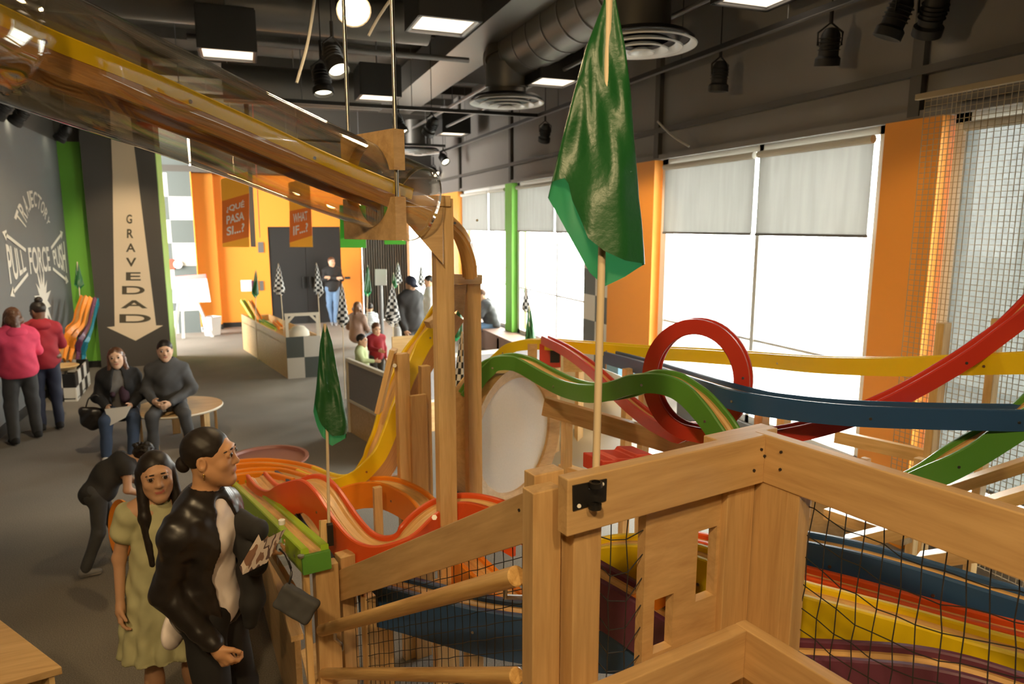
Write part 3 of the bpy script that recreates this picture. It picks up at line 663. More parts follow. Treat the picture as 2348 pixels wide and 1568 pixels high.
MB().cyl(Pl(1247, 1288, GR-BG*.02, BG), Pl(1247, 1288, GR+BG*.0, BG), .012, n=6).build('bolt', 'steel', rl)
# ================================================================== PLAY STRUCTURE
# acrylic tube with ball track inside
tp = spline([D(-620, -190, 1.2), D(-170, 5, 1.52), D(0, 76, 1.72), D(200, 157, 1.90), D(400, 238, 2.16), D(600, 323, 2.44), D(760, 392, 2.66), D(955, 468, 2.95)], 8)
tb_ = empty('clear_tube', tp[len(tp)//2], 'large clear plastic tube slanting down from the upper left with a track inside', 'tube')
Rt = .158; vs = []; fs = []; n = 48
for i, p in enumerate(tp):
    T = (tp[min(i+1, len(tp)-1)]-tp[max(i-1, 0)]).normalized(); S = T.cross(V(0, 0, 1)).normalized(); N = S.cross(T)
    for k in range(n): a = 2*math.pi*k/n; vs.append(p+S*math.cos(a)*Rt+N*math.sin(a)*Rt)
for i in range(len(tp)-1):
    for k in range(n): fs.append((i*n+k, i*n+(k+1) % n, (i+1)*n+(k+1) % n, (i+1)*n+k))
ts = mk('tube_shell', vs, fs, 'acrylic', tb_, True)
sd_ = ts.modifiers.new('thick', 'SOLIDIFY'); sd_.thickness = .005
T = (tp[-1]-tp[-2]).normalized(); plain('rim', (.62, .55, .38), .2)
S = T.cross(V(0, 0, 1)).normalized(); N = S.cross(T)
MB().tube([tp[-1]+S*math.cos(2*math.pi*k/48)*Rt+N*math.sin(2*math.pi*k/48)*Rt for k in range(49)], .0022, 6).build('rim', 'rim', tb_, True)
raw = [p+V(0, 0, .01) for p in tp]
ti, _ = track('yellow edged wooden ball track running inside the clear tube', None, 'yellow', w=.15, h=.022, t=.018, lip=.03, under=.055, raw=raw[:54], umat='ply_uv')
for sg in (-1, 1): sweep('side_rail', raw[53:-2], [(sg*.075, -.016), (sg*.075, .028), (sg*.057, .028), (sg*.057, -.016)], 'yellow', ti)
# hanger rods and yokes
TY = tp[51]; T = (tp[52]-tp[50]).normalized(); T.z = 0; T.normalize(); S = T.cross(V(0, 0, 1)).normalized()
yk = empty('tube_hanger', TY, 'wooden yoke plates holding the clear tube on two steel rods', 'hanger')
hw = .19
def yoke(sign, name):
    pts = []
    out = .26; Rr = Rt+.008
    for k in range(21):
        a = math.radians(180*k/20) if sign > 0 else math.radians(180+180*k/20)
        q = (math.cos(a)*Rr, math.sin(a)*Rr)
        if sign > 0 and q[1] < .05: q = (q[0], .05)
        if sign < 0 and q[1] > -.05: q = (q[0], -.05)
        pts.append(q)
    if sign > 0: outer = [(-hw, .05), (-hw, .20), (hw, .20), (hw, .05)]; poly = pts+outer
    else: poly = pts+[(hw, -.05), (hw, -.215), (-hw, -.215), (-hw, -.05)]
    P = [TY+S*a+V(0, 0, b) for a, b in poly]
    return MB().prism(P, T*.05).build(name, 'maple_uv' if 0 else 'maple', yk)
yoke(1, 'upper_yoke'); yoke(-1, 'lower_yoke')
for sg in (-1, 1):
    q = TY+S*sg*(hw-.022)+T*.025
    MB().cyl(q-V(0, 0, .215), V(q.x, q.y, CZ), .008, n=10).build('hanger_rod', 'steel', yk, True)
# tall posts with gusset
d1 = 2.98
pt_top = D(1013, 452, d1); ps = empty('tall_post_frame', V(pt_top.x, pt_top.y, 0), 'tall wooden post frame with triangular gussets carrying the tube end', 'post frame')
def post(u, v, d, w, dd, zb=0, parent=ps, m='maple_bright', up=None):
    p = D(u, v, d); return plank('post', p, V(p.x, p.y, zb), w, dd, m, parent, up=up if up is not None else A)
post(1013, 455, d1, .085, .05, 0)
pa, pb = D(1030, 461, d1), D(886, 461, 2.88)
plank('cross_bar', pa, pb, .05, .045, 'maple_bright', ps)
gq = [D(900, 474, d1-.1), D(1016, 474, d1-.03), D(1016, 606, d1-.03)]
MB().prism([g+ray(1000, 500).normalized()*.0 for g in gq], RT*.0+FW*.02).build('gusset', 'maple', ps, bevel=.002)
post(1082, 632, 3.75, .085, .05, 0)
plank('cross_bar', D(1000, 640, 3.55), D(1098, 640, 3.75), .06, .05, 'maple_bright', ps)
MB().prism([D(1002, 652, 3.6), D(1070, 652, 3.7), D(1062, 728, 3.7)], FW*.03).build('gusset', 'maple', ps)
plank('brace', D(980, 745, 3.6), D(1058, 690, 3.72), .05, .04, 'maple', ps)
MB().cyl(D(996, 1186, d1-.05), D(996, 1186, d1-.0), .012, n=6).cyl(D(1094, 505, 3.45), D(1094, 505, 3.42), .006).build('bolt', 'steel', ps)
track('curved wooden ball track arching down behind the tall post', [(985, 470, 3.3), (1020, 492, 3.3), (1052, 530, 3.35), (1072, 580, 3.45), (1078, 632, 3.55)], 'maple_uv', w=.075, h=.015, t=.012, lip=.014, under=.0)
# mid posts near the yellow drop
mf = empty('support_frame', D(940, 1100, 3.9), 'wooden support posts beside the yellow plunging track', 'post frame')
mf.location.z = 0
def pz(parent, u, v, d, w, dd, zb=0, m='maple_bright'):
    p = D(u, v, d); return plank('post', p, V(p.x, p.y, zb), w, dd, m, parent, up=A)
pz(mf, 921, 810, 3.95, .075, .05); pz(mf, 958, 905, 4.0, .10, .03, m='maple'); pz(mf, 973, 838, 4.1, .06, .05, m='maple')
plank('side_plate', D(903, 800, 3.95), D(868, 945, 4.0), .03, .10, 'maple_bright', mf, up=FW)
MB().cyl(D(905, 838, 3.85), D(905, 838, 3.95), .012, n=6).build('bolt', 'steel', mf)
plank('cross_bar', D(862, 1102, 4.2), D(985, 1085, 4.5), .05, .045, 'maple_bright', mf)
# --- tracks
track('straight lime green ball track with an orange-toned channel beside the woman', [(722, 1262, 2.95), (655, 1200, 3.4), (600, 1150, 3.9), (553, 1108, 4.6)], 'lime', w=.118, h=.085, t=.034, lip=.018, bed='maple_uv')
bx = D(722, 1262, 2.95); T = (D(553, 1108, 4.6)-D(722, 1262, 2.95)).normalized(); S = T.cross(V(0, 0, 1)).normalized(); Nn = S.cross(T)
MB().prism([bx-T*.02+S*a+Nn*b for a, b in ((-.060, -.088), (.060, -.088), (.060, -.006), (-.060, -.006))], T*.02).build('end_cap', 'green', [o for o in COL.objects if o.get('label', '').startswith('straight lime')][0], bevel=.003)
track('red wave-shaped ball track dipping in the middle of the structure', [(588, 1092, 4.55), (612, 1118, 4.2), (640, 1128, 3.95), (668, 1112, 3.75), (712, 1102, 3.6), (748, 1128, 3.45), (790, 1190, 3.3), (830, 1235, 3.2), (875, 1250, 3.14), (925, 1232, 3.12), (975, 1185, 3.2), (1020, 1158, 3.28), (1070, 1150, 3.3), (1130, 1162, 3.25), (1200, 1195, 3.1)], 'redorange', w=.13, h=.15, t=.022, n=8)
track('orange arched ball track passing under the tall post', [(752, 1150, 4.2), (790, 1120, 4.15), (835, 1108, 4.1), (885, 1108, 4.0), (930, 1124, 3.85), (968, 1150, 3.7), (1000, 1195, 3.55), (1045, 1255, 3.35), (1100, 1310, 3.1), (1160, 1362, 2.95), (1230, 1420, 2.8)], 'orange', w=.13, h=.13, t=.022, n=8)
yd = [(1010, 700, 4.35), (978, 752, 4.32), (945, 800, 4.3), (915, 860, 4.26), (890, 930, 4.22), (868, 1000, 4.2), (840, 1055, 4.18), (805, 1090, 4.2), (770, 1100, 4.3), (735, 1092, 4.5), (700, 1078, 4.75)]
track('yellow ball track plunging steeply between the posts into a curve', yd, 'yellow', w=.13, h=.075, t=.022, lip=.02, under=.09, n=8)
track('upper orange ball track sweeping round behind the woman with the jacket', [(478, 1100, 4.5), (500, 1078, 4.75), (540, 1066, 4.95), (600, 1062, 5.0), (660, 1068, 4.95), (710, 1080, 4.75), (740, 1096, 4.55)], 'orange', w=.12, h=.05, t=.025)
track('lower orange ball track curving beside the lime green one', [(470, 1130, 4.3), (500, 1104, 4.5), (540, 1090, 4.65), (590, 1084, 4.7), (640, 1086, 4.65), (690, 1100, 4.4)], 'orange', w=.12, h=.05, t=.025)
track('short dark blue ball track between the red and orange ones', [(618, 1088, 4.7), (650, 1112, 4.35), (684, 1150, 4.05), (712, 1196, 3.8), (750, 1250, 3.55)], 'blue', w=.11, h=.12, t=.022)
track('short orange ball track joining the fan of tracks', [(668, 1088, 4.7), (700, 1108, 4.5), (740, 1120, 4.35)], 'orange', w=.1, h=.05, t=.018)
q = D(612, 1056, 6.2); tag(MB().cyl(q, (q.x, q.y, 0), .04).lathe([(.001, .02), (.2, .02), (.2, 0)], (q.x, q.y, 0), 24).lathe([(.001, 0), (.34, 0), (.36, .015), (.36, .03), (.33, .03), (.32, .01), (.001, .01)], q, 40).build('round_tray', plain('tray_red', (.30, .12, .09), .4), None, True), 'flat round red tray behind the curved orange tracks', 'tray')
bpy.data.objects['round_tray'].location = (0, 0, 0)
# the big carpeted disc in a wooden ring
plain('disc', (0.84, 0.84, 0.84), 0.5, noise=.08, nscale=120)
dc = D(1180, 1000, 4.6); dn = (D(1268, 1000, 4.95)-D(1097, 1000, 4.3)); dn.z = 0; uax = dn.normalized()
wheel = empty('spinning_disc', V(dc.x, dc.y, 0), 'large pale grey disc framed by a thick wooden ring', 'disc')
nrm = V(0, 0, 1).cross(uax).normalized(); tilt = Matrix.Rotation(math.radians(0), 3, uax); vax = V(0, 0, 1)
ry = .42
rx = (D(1268, 1000, 4.95)-D(1097, 1000, 4.3)).length/2*.62
cen = D(1183, 998, 4.6)
def rim(r, o, k, n=64): a = 2*math.pi*k/n; return cen+uax*math.cos(a)*r+vax*math.sin(a)*r+nrm*o
if nrm.dot(FW) < 0: nrm = -nrm
vs = []; fs = []
for (r, o) in ((.385, 0), (.47, -.03), (.47, .24), (.385, .24)):
    vs += [rim(r, o, k) for k in range(64)]
for i in range(4):
    for k in range(64): fs.append((i*64+k, i*64+(k+1) % 64, ((i+1) % 4)*64+(k+1) % 64, ((i+1) % 4)*64+k))
mk('ring', vs, fs, 'maple', wheel, True).data.set_sharp_from_angle(angle=.6)
MB().prism([rim(.387, .02, k) for k in range(64)], nrm*.02).build('disc_face', 'disc', wheel)
for sg in (-1, 1):
    q = cen+uax*sg*.36; plank('foot', V(q.x, q.y, cen.z-.36)+nrm*.1, V(q.x, q.y, 0)+nrm*.1, .09, .05, 'maple', wheel, up=A)
# rail and posts right of the disc
bf = empty('side_rail_frame', D(1320, 1000, 4.4), 'wooden beam and posts running right from the big disc', 'post frame'); bf.location.z = 0
plank('beam', D(1248, 930, 4.45), D(1740, 1075, 4.0), .05, .12, 'maple', bf)
for (u, v, d) in ((1300, 960, 4.5), (1440, 845, 4.6), (1478, 900, 4.4), (1750, 912, 3.5), (1800, 925, 3.7), (1330, 800, 6.0)):
    pz(bf, u, v, d, .06, .05)
plank('floor_beam', D(1285, 1070, 4.6), D(1440, 1120, 4.3), .06, .05, 'maple_bright', bf)
# white quarter ramp behind
plain('ramp_white', (0.80, 0.78, 0.74), 0.35)
vs = []; fs = []; L0, L1 = D(1230, 1060, 5.6), D(1560, 1090, 5.4)
L0.z = L1.z = .55
dl = (L1-L0); dl.z = 0; dn_ = V(0, 0, 1).cross(dl.normalized()); dn_ = dn_ if dn_.dot(FW) > 0 else -dn_
for k in range(13):
    a = math.pi/2*k/12
    for q in (L0, L1):
        vs.append(q+dn_*(.9*math.sin(a))+V(0, 0, .95*(1-math.cos(a))*(1 if q is L0 else .55)))
for k in range(12): fs.append((2*k, 2*k+1, 2*k+3, 2*k+2))
o = mk('quarter_ramp', vs, fs, 'ramp_white', smooth=True); o.modifiers.new('s', 'SOLIDIFY').thickness = .03
tag(o, 'white curved quarter ramp behind the wooden beam, right of the big disc', 'ramp')
track('wavy green ball track crossing in front of the red loop', [(1060, 905, 4.35), (1098, 852, 4.35), (1130, 828, 4.35), (1165, 820, 4.3), (1205, 828, 4.25), (1255, 855, 4.05), (1310, 880, 3.8), (1365, 890, 3.5), (1420, 882, 3.3), (1468, 866, 3.15), (1510, 862, 3.08), (1555, 872, 3.02), (1600, 902, 2.98), (1640, 945, 2.93), (1675, 995, 2.88), (1710, 1060, 2.84)], 'green', w=.11, h=.068, t=.018, n=8)
track('long yellow ball track crossing behind the loop to the right photo edge', [(1108, 850, 6.4), (1140, 815, 6.3), (1175, 790, 6.2), (1240, 782, 6.0), (1330, 788, 5.6), (1480, 800, 5.1), (1600, 806, 4.8), (1730, 815, 4.5), (1880, 826, 3.9), (2050, 829, 3.45), (2200, 824, 3.15), (2348, 818, 2.9), (2500, 808, 2.7)], 'yellow', w=.11, h=.068, t=.018, n=8)
track('long dark blue ball track sweeping to the right photo edge', [(1400, 812, 5.2), (1480, 833, 4.5), (1560, 858, 3.8), (1640, 884, 3.25), (1720, 906, 3.02), (1820, 922, 2.98), (1950, 934, 2.96), (2100, 940, 2.93), (2250, 943, 2.90), (2348, 944, 2.88), (2500, 942, 2.8)], 'blue', w=.11, h=.068, t=.018, n=8)
# red loop track with the loop
pts1 = spline([D(*p) for p in [(2480, 560, 2.95), (2348, 705, 2.95), (2250, 785, 3.0), (2150, 850, 3.05), (2050, 905, 3.1), (1950, 948, 3.13), (1850, 978, 3.16), (1750, 996, 3.2), (1680, 1002, 3.22)]], 8)
lc = D(1596, 868, 3.28); ld = math.radians(20.7+122); Lx = Vector((math.sin(ld), math.cos(ld), 0)); Ln = Vector((0, 0, 1)).cross(Lx)
if Ln.dot(FW) < 0: Ln = -Ln
RL = .235
loop = []; lups = []
for k in range(0, 49):
    a = -math.pi/2-2*math.pi*k/48
    off = -.035+.08*k/48
    loop.append(lc+Lx*math.cos(a)*RL*.84+V(0, 0, 1)*math.sin(a)*RL+Ln*off); lups.append(-(Lx*math.cos(a)+V(0, 0, 1)*math.sin(a)))
pts2 = spline([D(*p) for p in [(1560, 992, 3.45), (1500, 962, 3.7), (1450, 925, 4.0), (1400, 880, 4.35), (1350, 835, 4.8), (1300, 800, 5.3), (1250, 775, 5.8)]], 8)
allp = pts1+loop+pts2; au = [V(0, 0, 1)]*len(pts1)+lups+[V(0, 0, 1)]*len(pts2)
track('red ball track with a full vertical loop', None, 'red', w=.075, h=.05, t=.018, raw=allp, ups=au)
track('dark green ball track rising to the right photo edge below the blue one', [(2500, 790, 2.85), (2420, 870, 2.85), (2348, 935, 2.88), (2250, 1000, 2.95), (2150, 1058, 3.0), (2060, 1105, 3.1), (1980, 1140, 3.2)], 'green', w=.11, h=.085, t=.018, n=8)
# tracks behind the netting
track('wide dark blue ball track, uppermost behind the right netting', [(1640, 1225, 2.9), (1740, 1225, 2.8), (1830, 1238, 2.7), (1960, 1264, 2.6), (2100, 1302, 2.5), (2230, 1342, 2.4), (2348, 1378, 2.3), (2480, 1420, 2.2)], 'blue', w=.12, h=.12, t=.024, n=8)
track('red ball track between the blue and yellow ones behind the netting', [(1480, 1220, 3.0), (1600, 1240, 2.9), (1720, 1272, 2.75), (1820, 1312, 2.6), (1960, 1350, 2.45), (2100, 1390, 2.35), (2230, 1425, 2.25), (2348, 1455, 2.15), (2480, 1490, 2.1)], 'redorange', w=.10, h=.10, t=.024, n=8)
track('broad yellow ball track behind the netting and slotted panel', [(1300, 1300, 2.75), (1370, 1258, 2.7), (1450, 1248, 2.65), (1540, 1258, 2.6), (1650, 1290, 2.5), (1813, 1352, 2.35), (1960, 1392, 2.25), (2100, 1430, 2.15), (2230, 1468, 2.05), (2348, 1500, 2.0), (2480, 1530, 1.95)], 'yellow', w=.12, h=.17, t=.024, n=8)
track('purple ball track, lowest behind the netting', [(1260, 1250, 2.7), (1360, 1310, 2.55), (1450, 1362, 2.45), (1560, 1430, 2.35), (1680, 1478, 2.25), (1797, 1496, 2.15), (1960, 1506, 2.05), (2100, 1518, 1.98), (2230, 1545, 1.92), (2400, 1600, 1.85)], 'purple', w=.12, h=.16, t=.024, n=8)
track('dark blue ball track seen low through the stair mesh', [(840, 1330, 3.1), (920, 1345, 3.0), (1010, 1368, 2.9), (1100, 1390, 2.8), (1190, 1404, 2.7), (1300, 1416, 2.6), (1400, 1422, 2.55), (1520, 1420, 2.5), (1640, 1405, 2.5)], 'blue', w=.13, h=.17, t=.028, n=8)
track('orange ball track curving below the purple one behind the post', [(1230, 1420, 2.8), (1330, 1400, 2.6), (1420, 1385, 2.5), (1500, 1340, 2.45), (1560, 1300, 2.5)], 'orange', w=.1, h=.06, t=.02)
# supports beneath, seen through the mesh
sf = empty('track_support', D(1120, 1450, 3.0), 'wooden legs carrying the dark blue track behind the stair mesh', 'post frame'); sf.location.z = 0
for (u, v, d) in ((1085, 1460, 2.95), (1010, 1330, 3.2), (880, 1390, 3.3)): pz(sf, u, v, d, .07, .05)
# green end post, base cabinet at left
bc = empty('track_cabinet', V(0.1, 2.9, 0), 'wooden base cabinet under the lime green track end', 'cabinet')
c0 = Zp(655, 1600, 0); ctop = .92
pA = D(712, 1300, 2.98)
plank('post', D(745, 1290, 3.02), V(D(745, 1290, 3.02).x, D(745, 1290, 3.02).y, 0), .10, .06, 'maple', bc, up=A)
plank('post', D(698, 1270, 2.95), V(D(698, 1270, 2.95).x, D(698, 1270, 2.95).y, 0), .028, .028, 'maple_bright', bc, up=A)
MB().lathe([(.001, 0), (.012, 0), (.014, .01), (.001, .012)], D(690, 1278, 2.9), 12).build('knob', 'steel', bc, True)
wa, wb_ = Zp(655, 1568, 0), Zp(588, 1310, 0)
pw = MB(); ta_, tb2 = V(wa.x, wa.y, .62), V(wb_.x, wb_.y, .62)
ex = (wa-wb_).normalized()
plank('side_board', wb_-ex*.6+V(0, 0, .31), wa+ex*.6+V(0, 0, .31), .03, .62, 'maple', bc)
plank('top_edge', wb_-ex*.6+V(0, 0, .63), wa+ex*.6+V(0, 0, .63), .06, .03, 'maple_bright', bc)
ip = Zp(700, 1480, .60); MB().prism([V(*q[:2], .58) for q in (Zp(690, 1500, .58), Zp(790, 1445, .58), Zp(830, 1600, .58), Zp(735, 1700, .58))], (0, 0, .02)).build('shelf', 'maple_bright', bc)
pz(bc, 548, 1118, 4.7, .06, .06); 
plank('brace', D(548, 1150, 4.6), D(700, 1400, 3.2), .03, .05, 'maple_bright', bc)
# flag holder post + small bracket mid
fb = empty('flag_bracket', D(745, 1215, 3.2), 'short wooden post with black flag bracket beside the lime green track', 'bracket')
plank('post', D(742, 1192, 3.22), D(742, 1250, 3.2), .035, .03, 'maple_bright', fb, up=A)
MB().box(tuple(D(757, 1235, 3.18)-V(.012, .012, .03)), tuple(D(757, 1215, 3.18)+V(.012, .012, .03))).build('socket_ring', 'black', fb)
# wooden deck, boxes and frames on the right
rf = empty('tower_frame', D(2160, 900, 4.3), 'wooden tower frame standing before the netted window', 'post frame'); rf.location.z = 0
for (u, v, d, w) in ((2165, 740, 4.4, .09), (2290, 730, 4.3, .08), (1985, 1050, 4.8, .05), (2110, 1050, 4.4, .06)): pz(rf, u, v, d, w, .05)
plank('beam', D(1915, 1000, 5.0), D(2140, 1050, 4.6), .05, .09, 'maple_bright', rf)
for (a, b) in (((2180, 1120, 3.9), (2440, 1035, 3.6)), ((2240, 1165, 3.4), (2440, 1105, 3.2)), ((1940, 1245, 3.5), (2280, 1165, 3.1)), ((2110, 1285, 3.2), (2360, 1250, 2.9)), ((1900, 1175, 3.9), (2080, 1235, 3.5))):
    plank('beam', D(*a), D(*b), .09, .06, 'maple_bright', rf)
plain('red_box', (.62, .06, .03), .5)
sbx = empty('sensor_box', D(1430, 1060, 2.6), 'red topped block with dark sensor housing just behind the platform rail', 'box')
q = D(1430, 1062, 2.6)
MB().prism([q+RT*a+UP*0+V(0, 0, b) for a, b in ((-.08, -.05), (.11, -.05), (.11, .035), (.05, .035), (.04, .02), (-.02, .02), (-.03, .01), (-.08, .01))], A*.12).build('block', 'red_box', sbx, bevel=.004)
MB().prism([q+RT*a+V(0, 0, b) for a, b in ((-.08, -.18), (.05, -.18), (.05, -.06), (-.08, -.06))], A*.10).build('housing', 'black', sbx, bevel=.003)
# big hanging safety net in front of the right window
nm_ = tag(empty('safety_net', V(4.4, 2.4, 2.0)), 'fine beige rope netting hung in front of the right window', 'netting')
na, nb = V(4.55, 3.78, 0), V(4.55, -.6, 0)
for seg in range(1):
    mb = MB(); nv_, nh = 110, 84
    for i in range(nv_+1):
        p = na.lerp(nb, i/nv_); mb.beam((p.x+.02*math.sin(i*.5), p.y, .3), (p.x+.02*math.sin(i*.5), p.y, 3.5), .0035, .0035)
    for j in range(nh+1):
        z = .3+3.2*j/nh; mb.beam((na.x, na.y, z), (nb.x, nb.y, z+.01*math.sin(j)), .0035, .0035)
    plain('rope', (.34, .27, .17), .9); mb.build('mesh', 'rope', nm_)
plank('top_bar', V(4.55, 3.85, 3.5), V(4.55, -.8, 3.5), .04, .04, 'rope', nm_)
# platform deck under the camera
dk = empty('viewing_platform', CR-A*1.3-V(0, 0, CR.z), 'wooden viewing platform deck inside the corner railing', 'platform')
dz = 1.0
for k in range(8):
    c = V(CR.x, CR.y, dz)-B*(.10+.15*k)-A*.03
    plank('deck_board', c, c-A*2.6, .14, .03, 'maple', dk)
for (a, b) in ((.06, .1), (1.1, .1), (.06, 2.5), (1.1, 2.5)):
    p = V(CR.x, CR.y, 0)-B*a-A*b; plank('leg', p, V(p.x, p.y, dz-.02), .08, .08, 'maple', dk, up=A)
st = empty('stair', V(GR.x, GR.y, 0)-B*.1, 'wooden stair flight descending beside the round handrails', 'stairs')
for k in range(6):
    q = V(GR.x, GR.y, dz-.165*(k+1))-B*.06+A*(-.1+.27*k)
    plank('tread', q, q-B*.7, .28, .035, 'maple', st)
for sg in (.03, .75):
    q = V(GR.x, GR.y, 0)-B*sg; plank('stringer', q+V(0, 0, .98)-A*.2, q+V(0, 0, .06)+A*1.35, .03, .2, 'maple', st)

hp = empty('play_house_panel', D(1890, 1165, 4.3), 'curved plywood panel with two square openings seen through the right netting', 'panel'); o_ = hp.location.copy(); hp.location.z = 0
for (x0, x1, z0, z1) in ((-.22, .30, -.30, -.06), (-.22, -.17, -.06, .05), (-.08, .06, -.06, .05), (.15, .30, -.06, .05), (-.22, .20, .05, .11)):
    MB().prism([o_+RT*a+V(0, 0, b) for a, b in ((x0, z0), (x1, z0), (x1, z1), (x0, z1))], FW*.03).build('board', 'maple', hp)
for sg in (-.18, .26): plank('leg', V(o_.x, o_.y, o_.z-.25)+RT*sg, V(o_.x, o_.y, 0)+RT*sg, .05, .04, 'maple', hp, up=A)

pz(mf, 865, 1116, 3.72, .045, .03)
q = D(1045, 1120, 4.7); bb = MB().box((q.x-.1, q.y-.05, 0), (q.x+.09, q.y+.05, q.z+.06)).build('blue_block', 'blue'); tag(bb, 'dark blue block between the two tall posts, low down', 'block')
sg_ = empty('start_gate', D(1275, 815, 5.9), 'small starting gate of red and tan boards with a black box, under the yellow track', 'gate'); o_ = sg_.location.copy(); sg_.location.z = 0
for nm, m_, (x0, x1, z0, z1), dd in (('board', 'red', (-.14, .04, -.12, .10), 0), ('sensor', 'black', (-.05, .03, -.06, .06), -.03), ('side_board', 'maple_bright', (.06, .22, -.14, .06), -.05), ('end_board', 'maple', (-.24, -.16, -.16, .10), 0)):
    MB().prism([o_+RT*a+V(0, 0, b)+FW*dd for a, b in ((x0, z0), (x1, z0), (x1, z1), (x0, z1))], FW*.03).build(nm, m_, sg_)
plank('leg', V(o_.x, o_.y, o_.z-.1), V(o_.x, o_.y, 0), .06, .05, 'maple', sg_, up=A)
plain('light_blue', (.20, .38, .52), .5); q = D(1436, 840, 7.0)
tag(MB().box((q.x-.16, q.y-.12, 0), (q.x+.14, q.y+.12, q.z+.06)).build('storage_bin', 'light_blue'), 'light blue bin behind the yellow track, left of the red loop', 'bin')
# ================================================================== FLAGS
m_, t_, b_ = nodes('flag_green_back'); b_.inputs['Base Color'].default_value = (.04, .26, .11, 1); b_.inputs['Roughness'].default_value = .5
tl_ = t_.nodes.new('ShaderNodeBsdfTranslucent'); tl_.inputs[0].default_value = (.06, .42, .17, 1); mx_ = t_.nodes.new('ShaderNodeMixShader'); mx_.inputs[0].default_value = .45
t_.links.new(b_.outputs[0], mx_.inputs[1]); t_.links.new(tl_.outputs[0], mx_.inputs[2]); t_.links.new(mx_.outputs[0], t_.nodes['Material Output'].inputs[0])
def draped(name, base, top, lab, sil, dep, m='flag_green', pole='dowel', pr=.008, group='hanging flags', seed=1, folds=5, back_drop=.12, toward=None):
    """cloth hung at the top of a pole; sil = list of (t, left, right) in metres from the pole, t measured down from the top"""
    base, top = Vector(base), Vector(top); ax = (base-top).normalized(); L = (base-top).length
    view = (base-CO); view.z = 0; view.normalize(); side = Vector((view.y, -view.x, 0)); rnd = random.Random(seed)
    r = empty(name, base, lab, 'flag', group)
    foot = V(base.x, base.y, 0) if (base-CO).length > 5 else base
    MB().tube([foot, base, top] if foot is not base else [base, top], pr, 10).build('pole', pole, r, True)
    ts = [s[0] for s in sil]; nr, ncol = 44, 40
    def it(t, j): return float(np.interp(t, ts, [s[j] for s in sil]))
    ph = rnd.uniform(0, 6)
    vs, uvs, fs = [], [], []
    # closed folded sheet: around the pole (front then back)
    hgt = ts[-1]
    for i in range(nr+1):
        q = i/nr
        for k in range(ncol):
            a = 2*math.pi*k/ncol; cx = math.cos(a); sy = math.sin(a)
            front = sy < 0
            s = (cx+1)/2     # 0 left .. 1 right
            drop = hgt*(sil_bot(s, sil) if False else 1)
            bot = float(np.interp(s, dep[0], dep[1])) if not front else float(np.interp(s, dep[0], dep[2]))
            t = q*bot
            l, rr = it(t, 1), it(t, 2); w = rr-l
            x = l+w*s
            q3 = min(1, t*5/hgt); y = sy*w*.17*(1+.3*math.sin(4.5*s+5*t+ph))+q3*w*(.045*math.sin(8*s+6*q+ph)+.022*math.sin(17*s-11*q+2*math.sin(7*q)+ph)+.008*math.sin(23*q+9*s))
            p = top+ax*t+side*x+view*(y+.0)
            vs.append(p); uvs.append((k/ncol*2*max(w, .2)*1.0+0*t, t))
    for i in range(nr):
        for k in range(ncol): fs.append((i*ncol+k, i*ncol+(k+1) % ncol, (i+1)*ncol+(k+1) % ncol, (i+1)*ncol+k))
    o = mk('cloth', vs, fs, [m, 'flag_green_back'] if m == 'flag_green' else m, r, True, uvs=uvs)
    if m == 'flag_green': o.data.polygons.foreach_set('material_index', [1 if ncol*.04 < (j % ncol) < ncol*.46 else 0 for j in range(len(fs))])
    return r
def flag(px_base, px_top, d, lab, px_cloth, m='flag_green', w=None, group='hanging flags', seed=1, pr=.007, skew=0.0, ztop=0):
    """px_cloth: (x_left, x_right, y_top, y_bottom) of the cloth"""
    base = D(*px_base, d); top = D(*px_top, d); k = d/FPX; L = (base-top).length
    xl, xr, y0, y1 = px_cloth; ppy = px_base[1]-px_top[1]
    xc = px_top[0]+(px_base[0]-px_top[0])*((y0+y1)/2-px_top[1])/ppy
    h = (y1-px_top[1])*k; l = (xl-xc)*k; r = (xr-xc)*k
    sil = [(0, -.006, .006), (h*.15, l*.28-.004, r*.28+.004), (h*.5, l*.65, r*.65), (h*.82, l, r), (h, l*.85, r*.85)]
    dep = ([0, .25, .55, 1], [h*(.80+skew), h*.92, h*1.0, h*(.84-skew)], [h*(.72+skew), h*.80, h*.9, h*(.8-skew)])
    return draped('flag_on_pole', base, top, lab, sil, dep, m, seed=seed, pr=pr, group=group)
# checkered cloth
def checkcloth(name, sc):
    m = checker(name, (0.75, .74, .72), (0.015, .015, .015), sc, 'UV'); return m
checkcloth('flag_check', 22)
# large foreground flag
db = 1.72
bpt = D(1364, 1168, db); tpt = D(1398, -70, 1.66)
k = db/FPX
T0 = -70
def S_(y, l, r): 
    t = (y-T0)*k; xc = 1398-34*(y-T0)/1238
    return (t, (l-xc)*k, (r-xc)*k)
sil = [S_(-70, 1393, 1403), S_(0, 1384, 1412), S_(100, 1345, 1432), S_(200, 1318, 1445), S_(300, 1292, 1452), S_(400, 1266, 1462), S_(432, 1259, 1464), S_(480, 1262, 1470), S_(560, 1262, 1476), S_(640, 1262, 1478)]
hb = lambda y: (y-T0)*k
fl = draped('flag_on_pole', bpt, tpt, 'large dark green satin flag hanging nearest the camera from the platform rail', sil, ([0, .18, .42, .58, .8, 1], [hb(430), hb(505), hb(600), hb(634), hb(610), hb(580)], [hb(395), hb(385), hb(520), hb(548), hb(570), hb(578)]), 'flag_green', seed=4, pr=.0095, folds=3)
flag((755, 1232), (745, 742), 3.2, 'dark green flag hanging in front of the carpet, beside the lime green track', (714, 795, 745, 1026), seed=2, skew=-.1)
flag((1215, 830), (1213, 700), 8.5, 'light green flag standing before the far window behind the wavy green track', (1203, 1230, 705, 800), seed=3)
flag((1052, 830), (1060, 690), 7.5, 'dark green flag between the two tall posts', (1030, 1062, 700, 785), seed=5)
